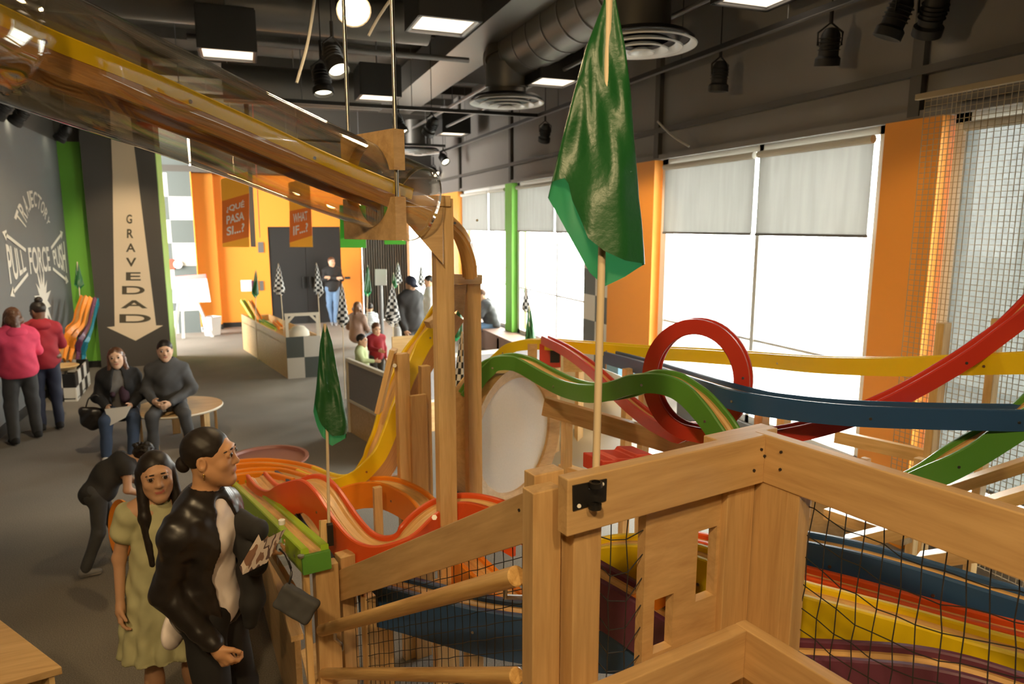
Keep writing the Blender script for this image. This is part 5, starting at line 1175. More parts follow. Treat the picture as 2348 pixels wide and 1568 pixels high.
def person(label, at, yaw, height=1.7, pose=None, skinm='skin_light', top=None, bottom=None, shoes='cloth_black', hair=None, hairm='hair_black', headrot=(0, 0, 0), vox=.01, hs=1.0, fem=True, group=None, hands=None, hvox=None, extras=None, build=1.0, shoe_l=1.0, base_z=0.0, sleeve='long', inner=None, hipw=1.0, open_front=0.0, open_dx=0.0, brows=True):
    sc = height/1.72; J = {k: np.array(v, float) for k, v in BASE.items()}
    for k, v in (pose or {}).items(): J[k] = np.array(v, float)
    for k in ('shL', 'shR'): J[k] = J[k]-np.array([0, 0, .030])
    J = {k: v*sc for k, v in J.items()}
    Rh = rotm(*headrot); root = empty('person', (at[0], at[1], at[2] if len(at) > 2 else base_z), label, 'person', group)
    basis = Matrix.Translation(root.location) @ Matrix.Rotation(math.radians(-yaw), 4, 'Z')
    pts = np.array(list(J.values())); lo = pts.min(0)-.24*sc; hi = pts.max(0)+.24*sc; lo[2] = max(lo[2], -.02) if lo[2] > -.3 else lo[2]
    bw = build*sc; f = .94 if fem else 1.06
    def limb(v, a, b, ra, rb, k=.03, g=0.0, **q): v.cone(J[a], J[b], ra*bw+g, rb*bw+g, k*sc, **q)
    def torso(v, g=0.0, k=.06):
        v.cone(J['pel']+[0, 0, .0], J['chest'], .118*bw*(1.03 if fem else .98)+g, .112*bw*f+g, k*sc)
        v.ell(J['pel'], (np.array([.165*hipw*(1.02 if fem else .94), .115, .12]))*bw+g, k*sc)
        cm = (J['chest']*.6+J['neck']*.4); v.ell(cm, np.array([.165*f, .108, .16])*bw+g, k*sc)
        v.cone(J['shL'], J['shR'], .046*bw+g, .046*bw+g, k*sc); v.cone(J['neck']-[0, 0, .03*sc], J['shL'], .05*bw+g, .052*bw+g, k*sc); v.cone(J['neck']-[0, 0, .03*sc], J['shR'], .05*bw+g, .052*bw+g, k*sc)
        if fem and height > 1.58:
            fw = np.cross(J['shR']-J['shL'], J['neck']-J['pel']); fw = fw/np.linalg.norm(fw); fw = -fw if fw[1] < 0 else fw
            for s_ in ('shL', 'shR'): v.ell(J['chest']+(J[s_]-J['neck'])*.50*np.array([1, 1, .2])+fw*.085*bw, np.array([.062, .055, .06])*bw+g*.6, .05*sc)
    # ---- continuous body
    v = Vol(lo, hi, vox)
    torso(v); H = J['head']; e = hs*sc*(1.0)
    v.cone(J['neck'], H-Rh @ np.array([0, .018, .05])*e, .052*bw, .050*e, .03*sc)
    def P(x, y, z): return H+Rh @ (np.array([x, y, z])*e)
    def El(c, r, k=.02, sub=False, M=None): v.ell(P(*c), np.array(r)*e, k*e, Rh if M is None else Rh @ M, sub)
    El((0, -.008, .035), (.074, .088, .083), .03); El((0, .028, -.018), (.060, .062, .090), .03); El((0, .060, -.088), (.024, .024, .019), .022); El((0, .02, -.045), (.050, .052, .050), .03)
    for s_ in (-1, 1):
        El((s_*.038, .058, -.016), (.022, .020, .020), .02)
        El((s_*.031, .088, .018), (.017, .012, .011), .012, sub=True)
        El((s_*.031, .081, .018), (.0150, .0135, .0125), .002)
        El((s_*.0125, .088, -.022), (.0085, .009, .007), .006); v.cone(P(s_*.056, .0, -.035), P(s_*.012, .062, -.092), .016*e, .014*e, .03*e)
        El((s_*.077, -.008, .002), (.008, .019, .030), .006); El((s_*.082, -.004, .006), (.004, .010, .016), .003, sub=True)
    El((0, .083, .040), (.044, .010, .010), .018)
    v.cone(P(0, .082, .024), P(0, .0965, -.014), .0085*e, .0105*e, .014*e); El((0, .099, -.019), (.0115, .0105, .0095), .008)
    v.cone(P(-.018, .083, -.047), P(.018, .083, -.047), .0065*e, .0065*e, .006*e); v.cone(P(-.014, .083, -.057), P(.014, .083, -.057), .0075*e, .0075*e, .005*e)
    v.cone(P(-.022, .094, -.0515), P(.022, .094, -.0515), .0022*e, .0022*e, .002*e, sub=True)
    for s_, S in ((-1, 'L'), (1, 'R')):
        ta = .008 if (top and sleeve == 'long') else 0; tl = .016 if bottom else 0; limb(v, 'sh'+S, 'el'+S, .048*f-ta, .038*f-ta); limb(v, 'el'+S, 'wr'+S, .037*f-ta, .025*f)
        limb(v, 'hi'+S, 'kn'+S, .080-tl, .052-tl, .04); limb(v, 'kn'+S, 'an'+S, .052-tl, .034-tl*.5, .03)
        v.ell(J['an'+S]+(J['kn'+S]-J['an'+S])*.62, np.array([.05-tl, .052-tl, .09])*bw, .04*sc)
        an = J['an'+S]; v.cone(an-[0, .03*sc, .04*sc], an+np.array([s_*.012, .12, -.05])*sc, .034*sc, .026*sc, .02*sc)
        # hand: palm, four fingers, thumb
        wr, el = J['wr'+S], J['el'+S]; hd = (hands or {}).get(S, {}); fwd = np.array(hd['dir'], float) if 'dir' in hd else (wr-el); fwd = fwd/np.linalg.norm(fwd)
        pn = np.array(hd.get('palm', (-s_*1.0, 0, 0)), float); pn -= fwd*(pn@fwd); pn /= np.linalg.norm(pn)+1e-9; sd = np.cross(fwd, pn); 
        ts = hd.get('thumb', None)
        if ts is None: ts = 1 if (sd@np.array([0, 1, 0])) > 0 else -1
        sd = sd*ts; curl = hd.get('curl', 28); u = .98*sc*(1 if fem else 1.08)*hs**.5
        pc = wr+fwd*.045*u; v.cone(wr, wr+fwd*.03*u, .024*bw, .026*u, .015*sc)
        v.cone(wr+fwd*.02*u+sd*.012*u, wr+fwd*.078*u+sd*.024*u, .016*u, .013*u, .014*sc); v.cone(wr+fwd*.02*u-sd*.010*u, wr+fwd*.074*u-sd*.022*u, .016*u, .012*u, .014*sc); v.cone(wr+fwd*.02*u, wr+fwd*.078*u, .017*u, .013*u, .014*sc)
        for j, (o_, Lf) in enumerate(((.027, .070), (.009, .078), (-.009, .072), (-.026, .056))):
            p0 = wr+fwd*.078*u+sd*o_*u; an_ = math.radians(curl*(.55+.06*j)); dr = fwd
            for q, (sg, rr) in enumerate(((.42, .0092), (.32, .0084), (.26, .0074))):
                dr = (fwd*math.cos(an_*(q+1))+pn*math.sin(an_*(q+1))); p1 = p0+dr*Lf*sg*u; v.cone(p0, p1, rr*u, (rr-.0006)*u, .0025); p0 = p1
        p0 = wr+fwd*.022*u+sd*.020*u; d1 = (sd*.75+fwd*.65+pn*.25); d1 /= np.linalg.norm(d1); p1 = p0+d1*.040*u; d2 = (sd*.25+fwd*.85+pn*.45); d2 /= np.linalg.norm(d2)
        v.cone(p0, p1, .014*u, .0105*u, .008*u); v.cone(p1, p1+d2*.030*u, .010*u, .0085*u, .003*u)
    def zones(c):
        l = ((c-H) @ Rh)/e; z = np.zeros(len(c)); m_ = (np.abs(l[:, 0]) < .021) & (l[:, 2] < -.0450) & (l[:, 2] > -.0620+.35*np.abs(l[:, 0])) & (l[:, 1] > .072); z[m_] = 1
        return z
    body = v.obj('body', [skinm, 'lip'], root, basis, zones)
    for s_ in (-1, 1):   # eyes and brows
        c = P(s_*.031, .0845, .018); mb = MB(); ax = Vector(Rh @ np.array([s_*.10, 1, -.05]))
        r_ = .0122*e; prof = [(r_*math.sin(t_), r_*math.cos(t_)) for t_ in np.linspace(math.pi, .001, 12)]
        mb.lathe(prof, Vector(c), 16, ax); fi = len(mb.f); ei = mk('eye', mb.v, mb.f, ['eye_white', 'iris'], root, True, basis=basis)
        ei.data.polygons.foreach_set('material_index', [1 if k//16 >= 8 else 0 for k in range(fi)])
        if brows:
            MB_ = MB(); MB_.tube([Vector(P(s_*(.014+.036*q), .0955-.013*q*q*2, .0405+.003*math.sin(q*2.6)-.010*q)) for q in (0, .25, .5, .75, 1)], [.0022*e, .0036*e, .0034*e, .0026*e, .0012*e], 6)
            mk('eyebrow', MB_.v, MB_.f, hairm, root, True, basis=basis)
            L_ = MB(); L_.tube([Vector(P(s_*(.031+.0150*math.cos(q)), .0955-.006*abs(math.cos(q)), .018+.0085*math.sin(q))) for q in np.linspace(.15, math.pi-.15, 7)], .0013*e, 5); mk('eyelash', L_.v, L_.f, 'lid', root, True, basis=basis)
    # ---- clothes
    cv = max(vox, .007) if vox < .009 else vox
    def garment(name, m, fn, noise=.0, **kw):
        g = Vol(lo, hi, cv); fn(g); return g.obj(name, m, root, basis, noise=noise*sc, **kw)
    def trousers(g):
        q = .013*sc; g.ell(J['pel']+[0, 0, .005*sc], np.array([.166*hipw, .122, .135])*bw+q, .05*sc)
        for S in 'LR':
            limb(g, 'hi'+S, 'kn'+S, .086, .060, .04, g=q*.6); limb(g, 'kn'+S, 'an'+S, .060, .046, .03, g=q*.6)
    if bottom == 'skirt_none': pass
    elif bottom: garment('trousers', bottom, trousers, .004)
    if shoes:
        for s_, S in ((-1, 'L'), (1, 'R')):
            g = Vol(J['an'+S]-.17*sc, J['an'+S]+np.array([.12, .24, .12])*sc, min(cv, .008)); an = J['an'+S]; n_ = shoe_l
            g.cone(an-np.array([0, .035, .035])*sc, an+np.array([s_*.014, .125*n_, -.052])*sc, .045*sc, .033*sc, .02); g.cone(an-np.array([0, .02, .0])*sc, an-np.array([0, .02, .02])*sc, .043*sc, .045*sc, .02)
            so = g.obj('shoe', [shoes, 'sole'], root, basis, zones=lambda c, z=an[2]-.062*sc: (c[:, 2] < z).astype(int))
    def jacket(g, q=.018, hem=.80, closed=True):
        torso(g, q*sc, .06); g.ell(J['pel']*.5+J['chest']*.5, np.array([.150, .118, .22])*bw+q*sc, .06*sc)
        for S in 'LR':
            limb(g, 'sh'+S, 'el'+S, .054*f, .046*f, .035, g=q*.6*sc)
            if sleeve == 'long': 
                e_ = J['el'+S]+(J['wr'+S]-J['el'+S])*.94; g.cone(J['el'+S], e_, (.045*f*bw+q*.6*sc), (.034*f*bw+q*.5*sc), .03*sc)
        if sleeve == 'short':
            for S in 'LR': g.cone(J['el'+S]+(J['sh'+S]-J['el'+S])*.45, J['el'+S], .08*sc, .075*sc, .004, sub=True); g.cone(J['el'+S], J['wr'+S], .07*sc, .06*sc, .004, sub=True)
        g.cone(J['neck']-[0, 0, .035*sc], J['neck']+[0, -.004, .012*sc], .066*bw, .066*bw, .02*sc)
    if inner: garment('shirt', inner[0], lambda g: (torso(g, .009*sc, .06),), .0015, nfreq=30)
    if top:
        tn, tm, tq = top
        def fn(g):
            jacket(g, tq)
            g.cone(J['neck']+[0, .012*sc, .0], J['neck']+[0, .012*sc, .14*sc], .056*bw, .075*bw, .006, sub=True)
            g.put(lambda X, Y, Z: (J['pel'][2]-.10*sc)*0+(Z-(J['pel'][2]-.095*sc)), lo, [hi[0], hi[1], J['pel'][2]-.09*sc], 0, True) if tn != 'dress' and J['knL'][2] < J['pel'][2]-.25*sc else None
            if open_front:
                fw = np.array([0, 1, 0])*1.0; a = J['neck']+np.array([open_dx, .12, .0])*sc; b = J['pel']+np.array([open_dx, .17, -.14])*sc
                m_ = (a+b)/2; g.cone(a, m_, open_front*.6*sc, open_front*1.25*sc, .008, sub=True); g.cone(m_, b, open_front*1.25*sc, open_front*.8*sc, .008, sub=True)
        garment(tn, tm, fn, .003 if tm == 'leather' else .006, nfreq=32 if tm == 'leather' else 15)
    if extras:
        for ex in extras: ex(root, basis, J, P, e, sc, cv, lo, hi, Rh)
    # ---- hair
    hv = min(vox, .008)
    if hair:
        g = Vol(H-.24*e-[0, 0, .30*e], H+.24*e, hv)
        def E_(c, r, k=.02, sub=False): g.ell(P(*c), np.array(r)*e, k*e, Rh, sub)
        E_((0, -.013, .040), (.0795, .0925, .0865), .02)
        if hair == 'short': E_((0, .105, -.045), (.080, .085, .112), .012, True); E_((0, -.0, -.085), (.2, .2, .075), .01, True)
        elif hair == 'cap': pass
        else: E_((0, .098, -.030), (.066, .078, .104), .018, True)
        if hair == 'bun' or hair == 'ponytail':
            E_((0, -.03, -.10), (.2, .2, .065), .02, True)
            if hair == 'bun': E_((0, -.06, .128), (.045, .043, .042), .006)
            else: E_((0, -.115, .01), (.032, .038, .036), .012)
        if hair == 'lowbun':
            E_((0, -.02, -.115), (.2, .2, .07), .02, True); E_((-.01, -.105, -.018), (.028, .028, .034), .01)
            for s_ in (-1, 1): E_((s_*.085, .012, .004), (.020, .032, .030), .008, True)
        if hair == 'curly':
            rnd = random.Random(5)
            for _ in range(60):
                a, b_ = rnd.uniform(0, 6.28), rnd.uniform(.0, 1.45); c = np.array([math.cos(a)*math.sin(b_)*.085, -.02+math.sin(a)*math.sin(b_)*.10, .045+math.cos(b_)*.088])
                if c[1] > .05 and c[2] < .06: continue
                E_(tuple(c), (.017, .017, .017), .006)
            E_((0, .105, -.045), (.07, .075, .105), .01, True)
        if hair in ('long', 'verylong', 'shoulder'):
            Lh = {'long': .26, 'verylong': .40, 'shoulder': .18}[hair]
            for s_ in (-1, 1):
                fo = .06 if hair == 'verylong' else .012; g.cone(P(s_*.066, -.005, .03), P(s_*.076, .012+fo*.4, -Lh*.45), .024*e, .028*e, .02*e); g.cone(P(s_*.076, .012+fo*.4, -Lh*.45), P(s_*.075, .025+fo, -Lh), .028*e, .017*e, .02*e)
            g.cone(P(0, -.07, .0), P(0, -.075, -Lh*.8), .055*e, .05*e, .03*e, )
            g.cone(P(-.05, -.06, -.03), P(.05, -.06, -.03), .045*e, .045*e, .03*e)
            E_((0, .10, -.025), (.052, .07, .10), .01, True)
        g.obj('hair', hairm, root, basis, noise=.0006 if hair in ('lowbun', 'bun', 'verylong') else (.0018 if hair != 'short' else .001), nfreq=60)
    return root, basis, J, P
def mesh_in(root, basis, name, mb, m, smooth=True):
    return mk(name, mb.v, mb.f, m, root, smooth, basis=basis)
NP = np.array
# ---------- woman in the black leather jacket (nearest figure)
def w_extra(root, basis, J, P, e, sc, cv, lo, hi, Rh):
    # shirt tail, earring
    g = Vol(J['pel']-.32*sc, J['pel']+.32*sc, .007)
    g.ell(J['pel']+NP([.04, -.135, -.11])*sc, NP([.085, .035, .085])*sc, .01); g.cone(J['pel']+NP([.13, .05, -.10])*sc, J['pel']+NP([.135, .07, -.15])*sc, .04*sc, .02*sc, .02, flat=(NP([1, 0, 0.]), 2.0)); g.obj('shirt_tail', 'blush', root, basis, noise=.003)
    mb = MB(); c = P(.079, -.004, -.040); mb.lathe([(.001, -.006), (.006, 0), (.001, .006)], Vector(c), 10).cyl(Vector(c), Vector(c)-V(0, 0, .022), .002, n=6); mesh_in(root, basis, 'earring', mb, 'gold')
    # collar, zip and shoulder seams
    mb = MB(); mb.tube([Vector(J['neck']+NP([math.cos(t)*.068, math.sin(t)*.060-.004, .018+.012*math.sin(t)*-1])*sc) for t in np.linspace(math.radians(-250), math.radians(70), 20)], .009*sc, 8); mesh_in([c_ for c_ in root.children if c_.name.startswith('jacket')][0] if any(c_.name.startswith('jacket') for c_ in root.children) else root, basis, 'collar', mb, 'leather')
wp = D(461, 1035, 2.95)
hw_at = (wp.x, wp.y, 0)
WY = 114
wpose = dict(pel=(0, -.02, .95), chest=(0, .0, 1.26), neck=(0, -.0, 1.405), head=(0, .035, 1.585), shR=(.15, -.035, 1.345), elR=(.195, -.09, 1.09), wrR=(.19, .10, .86), shL=(-.15, .0, 1.345), elL=(-.21, .0, 1.10), wrL=(-.19, .17, 1.10), hiR=(.085, 0, .92), knR=(.09, .03, .50), anR=(.10, -.01, .09), hiL=(-.085, 0, .92), knL=(-.09, .06, .50), anL=(-.11, .04, .09))
W_ = person('young woman in a black leather jacket facing right, holding a brochure and bottle', hw_at, WY, 1.765, wpose, 'skin_tan', ('jacket', 'leather', .021), 'cloth_black', 'cloth_black', 'lowbun', 'hair_black', (10, 3, 0), .0044, 1.06, True, hands={'R': dict(curl=78, palm=(-1, .2, 0), dir=(.0, .55, -.8)), 'L': dict(curl=55, palm=(.3, .2, 1), dir=(.1, 1, .05))}, extras=[w_extra], inner=('blush',), build=.93, open_front=.078, open_dx=.045)
def wl_(J, x): return W_[1] @ Vector(J[x])
hLw = W_[1] @ Vector(W_[2]['wrL']); 
fL = (W_[1].to_3x3() @ Vector((.1, 1, .05))).normalized()
# things she holds
c = hLw+fL*.10+V(0, 0, .03)
bt = empty('water_bottle', c, 'small clear water bottle with pale blue label in the woman\'s raised hand', 'bottle')
MB().lathe([(.001, -.10), (.030, -.10), (.032, -.06), (.032, .03), (.026, .06), (.013, .085), (.013, .095)], c-fL*.02, 20).build('bottle_body', 'glass', bt, True); MB().lathe([(.0325, -.05), (.0325, .01)], c-fL*.02, 20).build('paper_label', 'paper_blue', bt, True); MB().lathe([(.015, .092), (.015, .112), (.001, .113)], c-fL*.02, 16).build('cap', 'white', bt, True)
def brochure_mat():
    m, t, b = nodes('brochure'); tc = t.nodes.new('ShaderNodeTexCoord'); n = t.nodes.new('ShaderNodeTexNoise'); n.inputs['Scale'].default_value = 9; n.inputs['Detail'].default_value = 2
    r = t.nodes.new('ShaderNodeValToRGB'); r.color_ramp.interpolation = 'CONSTANT'; cs = ((0, (.45, .36, .30)), (.42, (.09, .05, .045)), (.50, (.55, .45, .38)), (.62, (.20, .10, .06)))
    r.color_ramp.elements[0].color = (*cs[0][1], 1); r.color_ramp.elements[1].position = cs[1][0]; r.color_ramp.elements[1].color = (*cs[1][1], 1)
    for p_, c_ in cs[2:]: el = r.color_ramp.elements.new(p_); el.color = (*c_, 1)
    t.links.new(tc.outputs['Object'], n.inputs[0]); t.links.new(n.outputs['Fac'], r.inputs[0]); t.links.new(r.outputs[0], b.inputs['Base Color'])
brochure_mat()
bq = [D(*p, q) for p, q in (((600, 1242), 2.85), ((655, 1214), 2.7), ((612, 1290), 2.68), ((556, 1318), 2.82))]
br_ = MB().prism(bq, (0, .002, .002)); br_.prism([bq[0], bq[3], bq[3]+V(-.01, .03, .02), bq[0]+V(-.01, .03, .02)], (0, .002, 0)); tag(br_.build('brochure', 'brochure'), 'folded printed brochure held out by the woman in leather', 'brochure')
pu = [D(*p, 2.68) for p in ((655, 1338), (726, 1380), (710, 1426), (630, 1392))]
pr = empty('wristlet_purse', D(680, 1380, 2.68), 'small dark grey purse dangling from the woman\'s wrist by a strap', 'purse')
cen_ = sum(pu, V(0, 0, 0))/4
g = Vol(np.array(cen_)-.13, np.array(cen_)+.13, .005); ex_ = (pu[1]-pu[0]).normalized(); ey_ = FW.cross(ex_).normalized(); ez_ = ex_.cross(ey_)
Mx = np.array(Matrix((ex_, ey_, ez_)).transposed())
def rb(X, Y, Z):
    q = np.stack([X-cen_.x, Y-cen_.y, Z-cen_.z], -1) @ Mx; a = np.abs(q)-np.array([.064, .036, .012]); return np.linalg.norm(np.maximum(a, 0), axis=-1)+np.minimum(a.max(-1), 0)-.014
g.put(rb, g.lo, g.lo+.26, 0); g.obj('pouch', 'charcoal', pr, Matrix.Identity(4), noise=.0015, nfreq=40)
MB().tube(spline([hLw+fL*.06, D(655, 1272, 2.74), D(668, 1310, 2.7), D(662, 1342, 2.68)], 5), .005, 6).build('strap', 'black', pr, True)
# coat over her far arm
g = Vol(np.array(D(585, 1300, 3.1))-.45, np.array(D(585, 1300, 3.1))+.45, .009)
for a, b, ra, rb_ in (((548, 1195, 3.05), (592, 1212, 2.98), .055, .045), ((560, 1240, 3.05), (590, 1290, 3.0), .06, .05), ((575, 1300, 3.05), (578, 1380, 3.05), .055, .05), ((578, 1380, 3.05), (572, 1428, 3.05), .05, .03)):
    g.cone(D(*a), D(*b), ra, rb_, .03)
o = g.obj('folded_coat', 'cloth_black', None, Matrix.Identity(4), noise=.007, nfreq=14); tag(o, 'black coat draped over the far arm of the woman in leather', 'coat')
# ---------- girl
def girl_dress(root, basis, J, P, e, sc, cv, lo, hi, Rh):
    g = Vol(lo, hi, .008); p = J['pel']; c = J['chest']
    g.cone(J['neck']-NP([0, 0, .07])*sc, c-NP([0, 0, .02])*sc, .11*sc, .135*sc, .04); g.cone(J['shL'], J['shR'], .07*sc, .07*sc, .03)
    for S in 'LR': g.cone(J['sh'+S], J['sh'+S]+(J['el'+S]-J['sh'+S])*.4, .068*sc, .072*sc, .02)
    for k in range(14):
        a = 2*math.pi*k/14; w_ = NP([math.cos(a)*.17, math.sin(a)*.14, 0])*sc
        g.cone(c+w_*.5-NP([0, 0, .03])*sc, p+w_*1.35-NP([0, 0, .42])*sc, .055*sc, .05*sc, .02)
    g.put(lambda X, Y, Z: Z-(p[2]-.40*sc), lo, [hi[0], hi[1], p[2]-.39*sc], 0, True)
    g.cone(J['neck']+NP([0, .03, .0])*sc, J['neck']+NP([0, .03, .1])*sc, .06*sc, .09*sc, .01, sub=True)
    g.obj('dress', 'olive_dress', root, basis, noise=.005, nfreq=22)
    h = MB()
gp = D(357, 1090, 3.45)
g_pose = dict(head=(0, .03, 1.545), elR=(.21, -.03, 1.10), wrR=(.23, .05, .86), elL=(-.2, .0, 1.10), wrL=(-.15, .1, .90), shR=(.15, -.01, 1.37), shL=(-.15, -.01, 1.37))
person('girl with very long black hair in a pale olive dress looking at the camera side', (gp.x, gp.y, 0), 168, 1.54, g_pose, 'skin_mid', None, None, 'cloth_black', 'verylong', 'hair_black', (0, 0, 3), .0065, 1.13, True, hands={'R': dict(curl=45)}, extras=[girl_dress], build=.92)
# ---------- boy leaning
bf_ = Zp(262, 1300, 0)
b_pose = dict(pel=(0, -.12, .90), chest=(0, .10, 1.12), neck=(0, .25, 1.20), head=(0, .37, 1.22), shL=(-.16, .20, 1.19), shR=(.16, .20, 1.19), elL=(-.22, .22, .94), wrL=(-.14, .40, .84), elR=(.22, .18, .94), wrR=(.14, .38, .80), hiL=(-.08, -.09, .88), hiR=(.08, -.09, .88), knL=(-.10, .05, .48), knR=(.10, -.12, .48), anL=(-.10, .06, .08), anR=(.10, -.28, .10))
person('boy in a dark T-shirt leaning forward behind the girl, grey sneakers', (bf_.x, bf_.y, 0), 75, 1.18, b_pose, 'skin_light', ('t_shirt', 'cloth_dark', .016), 'charcoal', 'shoe_grey', 'curly', 'hair_black', (0, -38, 0), .008, 1.18, False, hands={'R': dict(curl=60), 'L': dict(curl=60)}, sleeve='short')
q = D(292, 1210, 4.9); od = MB().lathe([(.001, 0), (.15, 0), (.19, .03), (.20, .03), (.205, .05), (.19, .045), (.15, .015), (.001, .012)], q, 36, V(-.9, -.5, .15)); tag(od.build('orange_dish', 'orange', None, True), 'round orange plastic dish carried by the leaning boy', 'dish')
# ---------- seated couple on the round bench
sit = dict(pel=(0, 0, .53), chest=(0, .04, .84), neck=(0, .04, 1.02), head=(0, .08, 1.165), shL=(-.155, .03, .965), shR=(.155, .03, .965), elL=(-.24, .06, .70), wrL=(-.13, .27, .62), elR=(.24, .06, .70), wrR=(.13, .27, .62), hiL=(-.09, .03, .50), hiR=(.09, .03, .50), knL=(-.13, .43, .49), knR=(.13, .43, .49), anL=(-.13, .46, .08), anR=(.13, .42, .08))
ws = Zp(280, 945, .45)
def scarf(root, basis, J, P, e, sc, cv, lo, hi, Rh):
    g = Vol(lo, hi, cv); g.cone(J['neck']+NP([-.05, .06, -.02])*sc, J['chest']+NP([-.06, .13, -.16])*sc, .045*sc, .055*sc, .02); g.cone(J['neck']+NP([.06, .05, -.02])*sc, J['chest']+NP([.07, .12, -.10])*sc, .035*sc, .03*sc, .02); g.obj('scarf', 'plum', root, basis, noise=.005)
wsit = dict(sit); wsit.update(knL=(-.15, .42, .49), anL=(-.12, .50, .08), anR=(.16, .44, .08))
person('seated woman with long reddish brown hair and black coat on the round bench', (ws.x, ws.y, 0), 176, 1.63, wsit, 'skin_light', ('coat', 'cloth_black', .024), 'denim', 'sole', 'long', 'hair_brown', (0, 0, 4), .009, 1.08, True, inner=('grey_tee',), open_front=.075, extras=[scarf], build=1.08)
mb = MB(); q = D(272, 950, 7.72); mb.prism([q+RT*a+V(0, 0, b)-FW*c_ for a, b, c_ in ((-.15, .06, 0), (.16, .10, .02), (.10, -.03, .05), (-.07, -.12, .06))], FW*.004); tag(mb.build('paper_sheet', 'white'), 'white leaflet held in the lap of the seated woman', 'paper')
hb_ = empty('handbag', D(215, 955, 7.9), 'black leather handbag hanging at the seated woman\'s side', 'bag')
g = Vol(np.array(D(216, 955, 7.9))-.3, np.array(D(216, 955, 7.9))+.3, .01); q = D(216, 960, 7.9); g.ell(q, (.14, .08, .13), .03); g.cone(q+V(-.1, 0, .1), q+V(.1, 0, .08), .05, .04, .03); g.obj('bag_body', 'leather', hb_, Matrix.Identity(4), noise=.006, nfreq=20)
MB().tube(spline([q+V(-.08, 0, .1), q+V(-.03, 0, .24), q+V(.06, 0, .26), q+V(.09, 0, .1)], 5), .008, 6).build('handle', 'leather', hb_, True)
msq = Zp(392, 938, .45); mpose = dict(sit); mpose.update(elL=(-.26, .06, .70), wrL=(-.05, .33, .60), wrR=(.12, .30, .63), knL=(-.20, .42, .49), anL=(-.24, .34, .08), knR=(.13, .43, .49), anR=(.15, .36, .08))
person('seated man with short black hair in a dark grey half-zip jacket holding a phone', (msq.x, msq.y, 0), 183, 1.72, mpose, 'skin_light', ('jacket', 'charcoal', .022), 'charcoal', 'cloth_black', 'short', 'hair_black', (8, -4, 0), .009, 1.04, False, hands={'L': dict(curl=60), 'R': dict(curl=60)})
q = D(373, 935, 7.95); tag(MB().prism([q+RT*a+V(0, 0, b) for a, b in ((-.035, .05), (.0, .06), (.035, -.04), (.0, -.05))], FW*.008).build('phone', 'white'), 'white phone held by the seated man', 'phone')
# ---------- women at the mural wall
ph = Zp(58, 1012, 0)
hoodp = dict(elL=(-.24, .10, 1.13), wrL=(-.10, .27, 1.34), elR=(.24, .10, 1.13), wrR=(.10, .27, 1.30), anL=(-.14, -.06, .08), anR=(.14, .08, .08), knL=(-.12, .02, .49), knR=(.12, .06, .49))
def hood(m):
    def f(root, basis, J, P, e, sc, cv, lo, hi, Rh):
        g = Vol(lo, hi, cv); g.ell(J['neck']+NP([0, -.08, -.02])*sc, NP([.12, .07, .075])*sc, .02); g.cone(J['neck']+NP([-.08, -.01, 0])*sc, J['neck']+NP([.08, -.01, 0])*sc, .045*sc, .045*sc, .02); g.obj('hood', m, root, basis, noise=.004)
    return f
person('woman in a bright pink hoodie seen from behind at the mural wall', (ph.x+.02, ph.y, 0), -28, 1.66, hoodp, 'skin_light', ('hoodie', 'pink', .028), 'charcoal', 'cloth_black', 'shoulder', 'hair_brown', (0, -6, 0), .010, 1.08, True, extras=[hood('pink')], build=1.12)
rd = Zp(118, 985, 0)
rp = dict(elL=(-.22, .14, 1.10), wrL=(-.10, .34, 1.14), elR=(.22, .14, 1.10), wrR=(.10, .36, 1.10))
def beltbag(root, basis, J, P, e, sc, cv, lo, hi, Rh):
    g = Vol(lo, hi, cv); g.ell(J['pel']+NP([.14, .02, .05])*sc, NP([.06, .12, .07])*sc, .02); g.obj('belt_bag', 'hair_brown', root, basis, noise=.003)
person('woman with a high black hair bun in a crimson hoodie beside the wavy tracks', (rd.x, rd.y, 0), -15, 1.68, rp, 'skin_dark', ('hoodie', 'crimson', .024), 'navy', 'cloth_black', 'bun', 'hair_black', (35, -14, 0), .010, 1.06, True, extras=[hood('crimson'), beltbag])
tag(MB().tube([(0, 0, 0), (.001, 0, 0)], .001, 3).build('x', 'black'), 'x', 'x') if False else None
# ---------- far figures
fd = Zp(765, 742, 0)
cross = dict(elL=(-.22, .10, 1.15), wrL=(.06, .20, 1.20), elR=(.22, .10, 1.15), wrR=(-.08, .22, 1.18), anL=(-.02, .16, .08), knL=(-.06, .12, .49), anR=(.04, .05, .08))
person('man in a dark jacket and blue jeans leaning with folded arms by the black door', (fd.x, fd.y-.1, 0), 180, 1.80, cross, 'skin_light', ('jacket', 'cloth_black', .022), 'denim_light', 'shoe_grey', 'short', 'hair_brown', (20, 0, 0), .014, 1.04, False)
cd = D(940, 628, 11.6); cdz = cd.z
def cap(root, basis, J, P, e, sc, cv, lo, hi, Rh):
    g = Vol(J['head']-.3, J['head']+.3, .008); g.ell(P(0, -.012, .05), NP([.085, .104, .082])*e, .01, Rh); g.ell(P(0, -.0, -.04), NP([.2, .2, .07])*e, .004, Rh, True); g.ell(P(0, .10, .035), NP([.062, .07, .010])*e, .01, Rh); g.obj('cap', 'navy', root, basis)
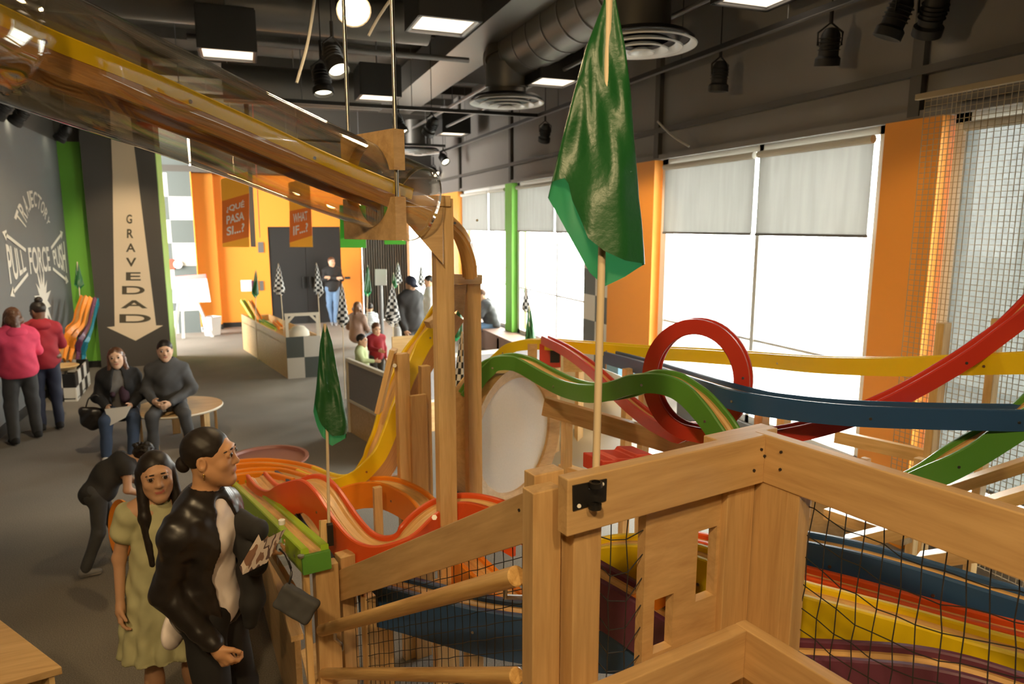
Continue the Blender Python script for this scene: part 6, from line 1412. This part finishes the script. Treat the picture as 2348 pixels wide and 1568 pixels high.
person('man in a navy cap and black jacket standing behind the yellow track, head lowered', (cd.x, cd.y, 0), 150, 1.78, dict(wrR=(.22, .10, .86), elR=(.24, -.02, 1.12)), 'skin_light', ('jacket', 'cloth_dark', .028), 'cloth_dark', 'cloth_black', 'short', 'hair_black', (-10, -24, 0), .012, 1.06, False, extras=[cap], build=1.12)
sd2 = D(984, 620, 13.6)
person('woman in a white top and jeans half hidden behind the tall post', (sd2.x, sd2.y, 0), -80, 1.66, None, 'skin_mid', ('shirt', 'shirt_white', .018), 'denim', 'cloth_black', 'ponytail', 'hair_black', (0, -10, 0), .014, 1.05, True)
mbx = Xp(1112, 700, 4.55); 
bench = dict(sit); bench.update(head=(0, .22, 1.13), neck=(0, .15, 1.01), chest=(0, .10, .84), shL=(-.18, .12, .97), shR=(.18, .12, .97), elL=(-.2, .26, .76), elR=(.2, .26, .76), wrL=(-.08, .40, .66), wrR=(.08, .40, .66))
person('man in a grey jumper sitting hunched on the window bench', (4.72, mbx.y, 0), -75, 1.78, bench, 'skin_light', ('jumper', 'charcoal', .024), 'denim_light', 'cloth_black', 'short', 'hair_brown', (0, -20, 0), .012, 1.05, False)
k1_ = D(828, 782, 10.0)
kid = dict(elR=(.20, .10, 1.15), wrR=(.10, .34, 1.12))
person('small child with black hair in a lime top behind the fabric partition', (k1_.x, k1_.y, 0), 120, 1.06, kid, 'skin_mid', ('top', 'tee_lime', .02), 'charcoal', 'cloth_black', 'short', 'hair_black', (0, -5, 0), .011, 1.30, False)
k2_ = D(862, 760, 10.7)
person('small child in a black vest and red sleeves behind the fabric partition', (k2_.x, k2_.y, 0), 165, 1.13, kid, 'skin_light', ('top', 'crimson', .02), 'charcoal', 'cloth_black', 'short', 'hair_brown', (0, -10, 0), .011, 1.28, False)
k3_ = Zp(852, 800, 0)
person('child in a striped top seated with the back to the camera', (k3_.x, k3_.y, 0), -10, 1.28, sit, 'skin_mid', ('top', 'stripes', .02), 'charcoal', 'cloth_black', 'short', 'hair_black', (0, -5, 0), .012, 1.25, True)
k4_ = D(828, 735, 13.3)
person('crouching person with light brown hair beside the striped child', (k4_.x-.05, k4_.y+.3, 0), 40, 1.5, sit, 'skin_light', ('top', 'bench_brown', .02), 'charcoal', 'cloth_black', 'shoulder', 'hair_ginger', (0, -5, 0), .013, 1.1, True)
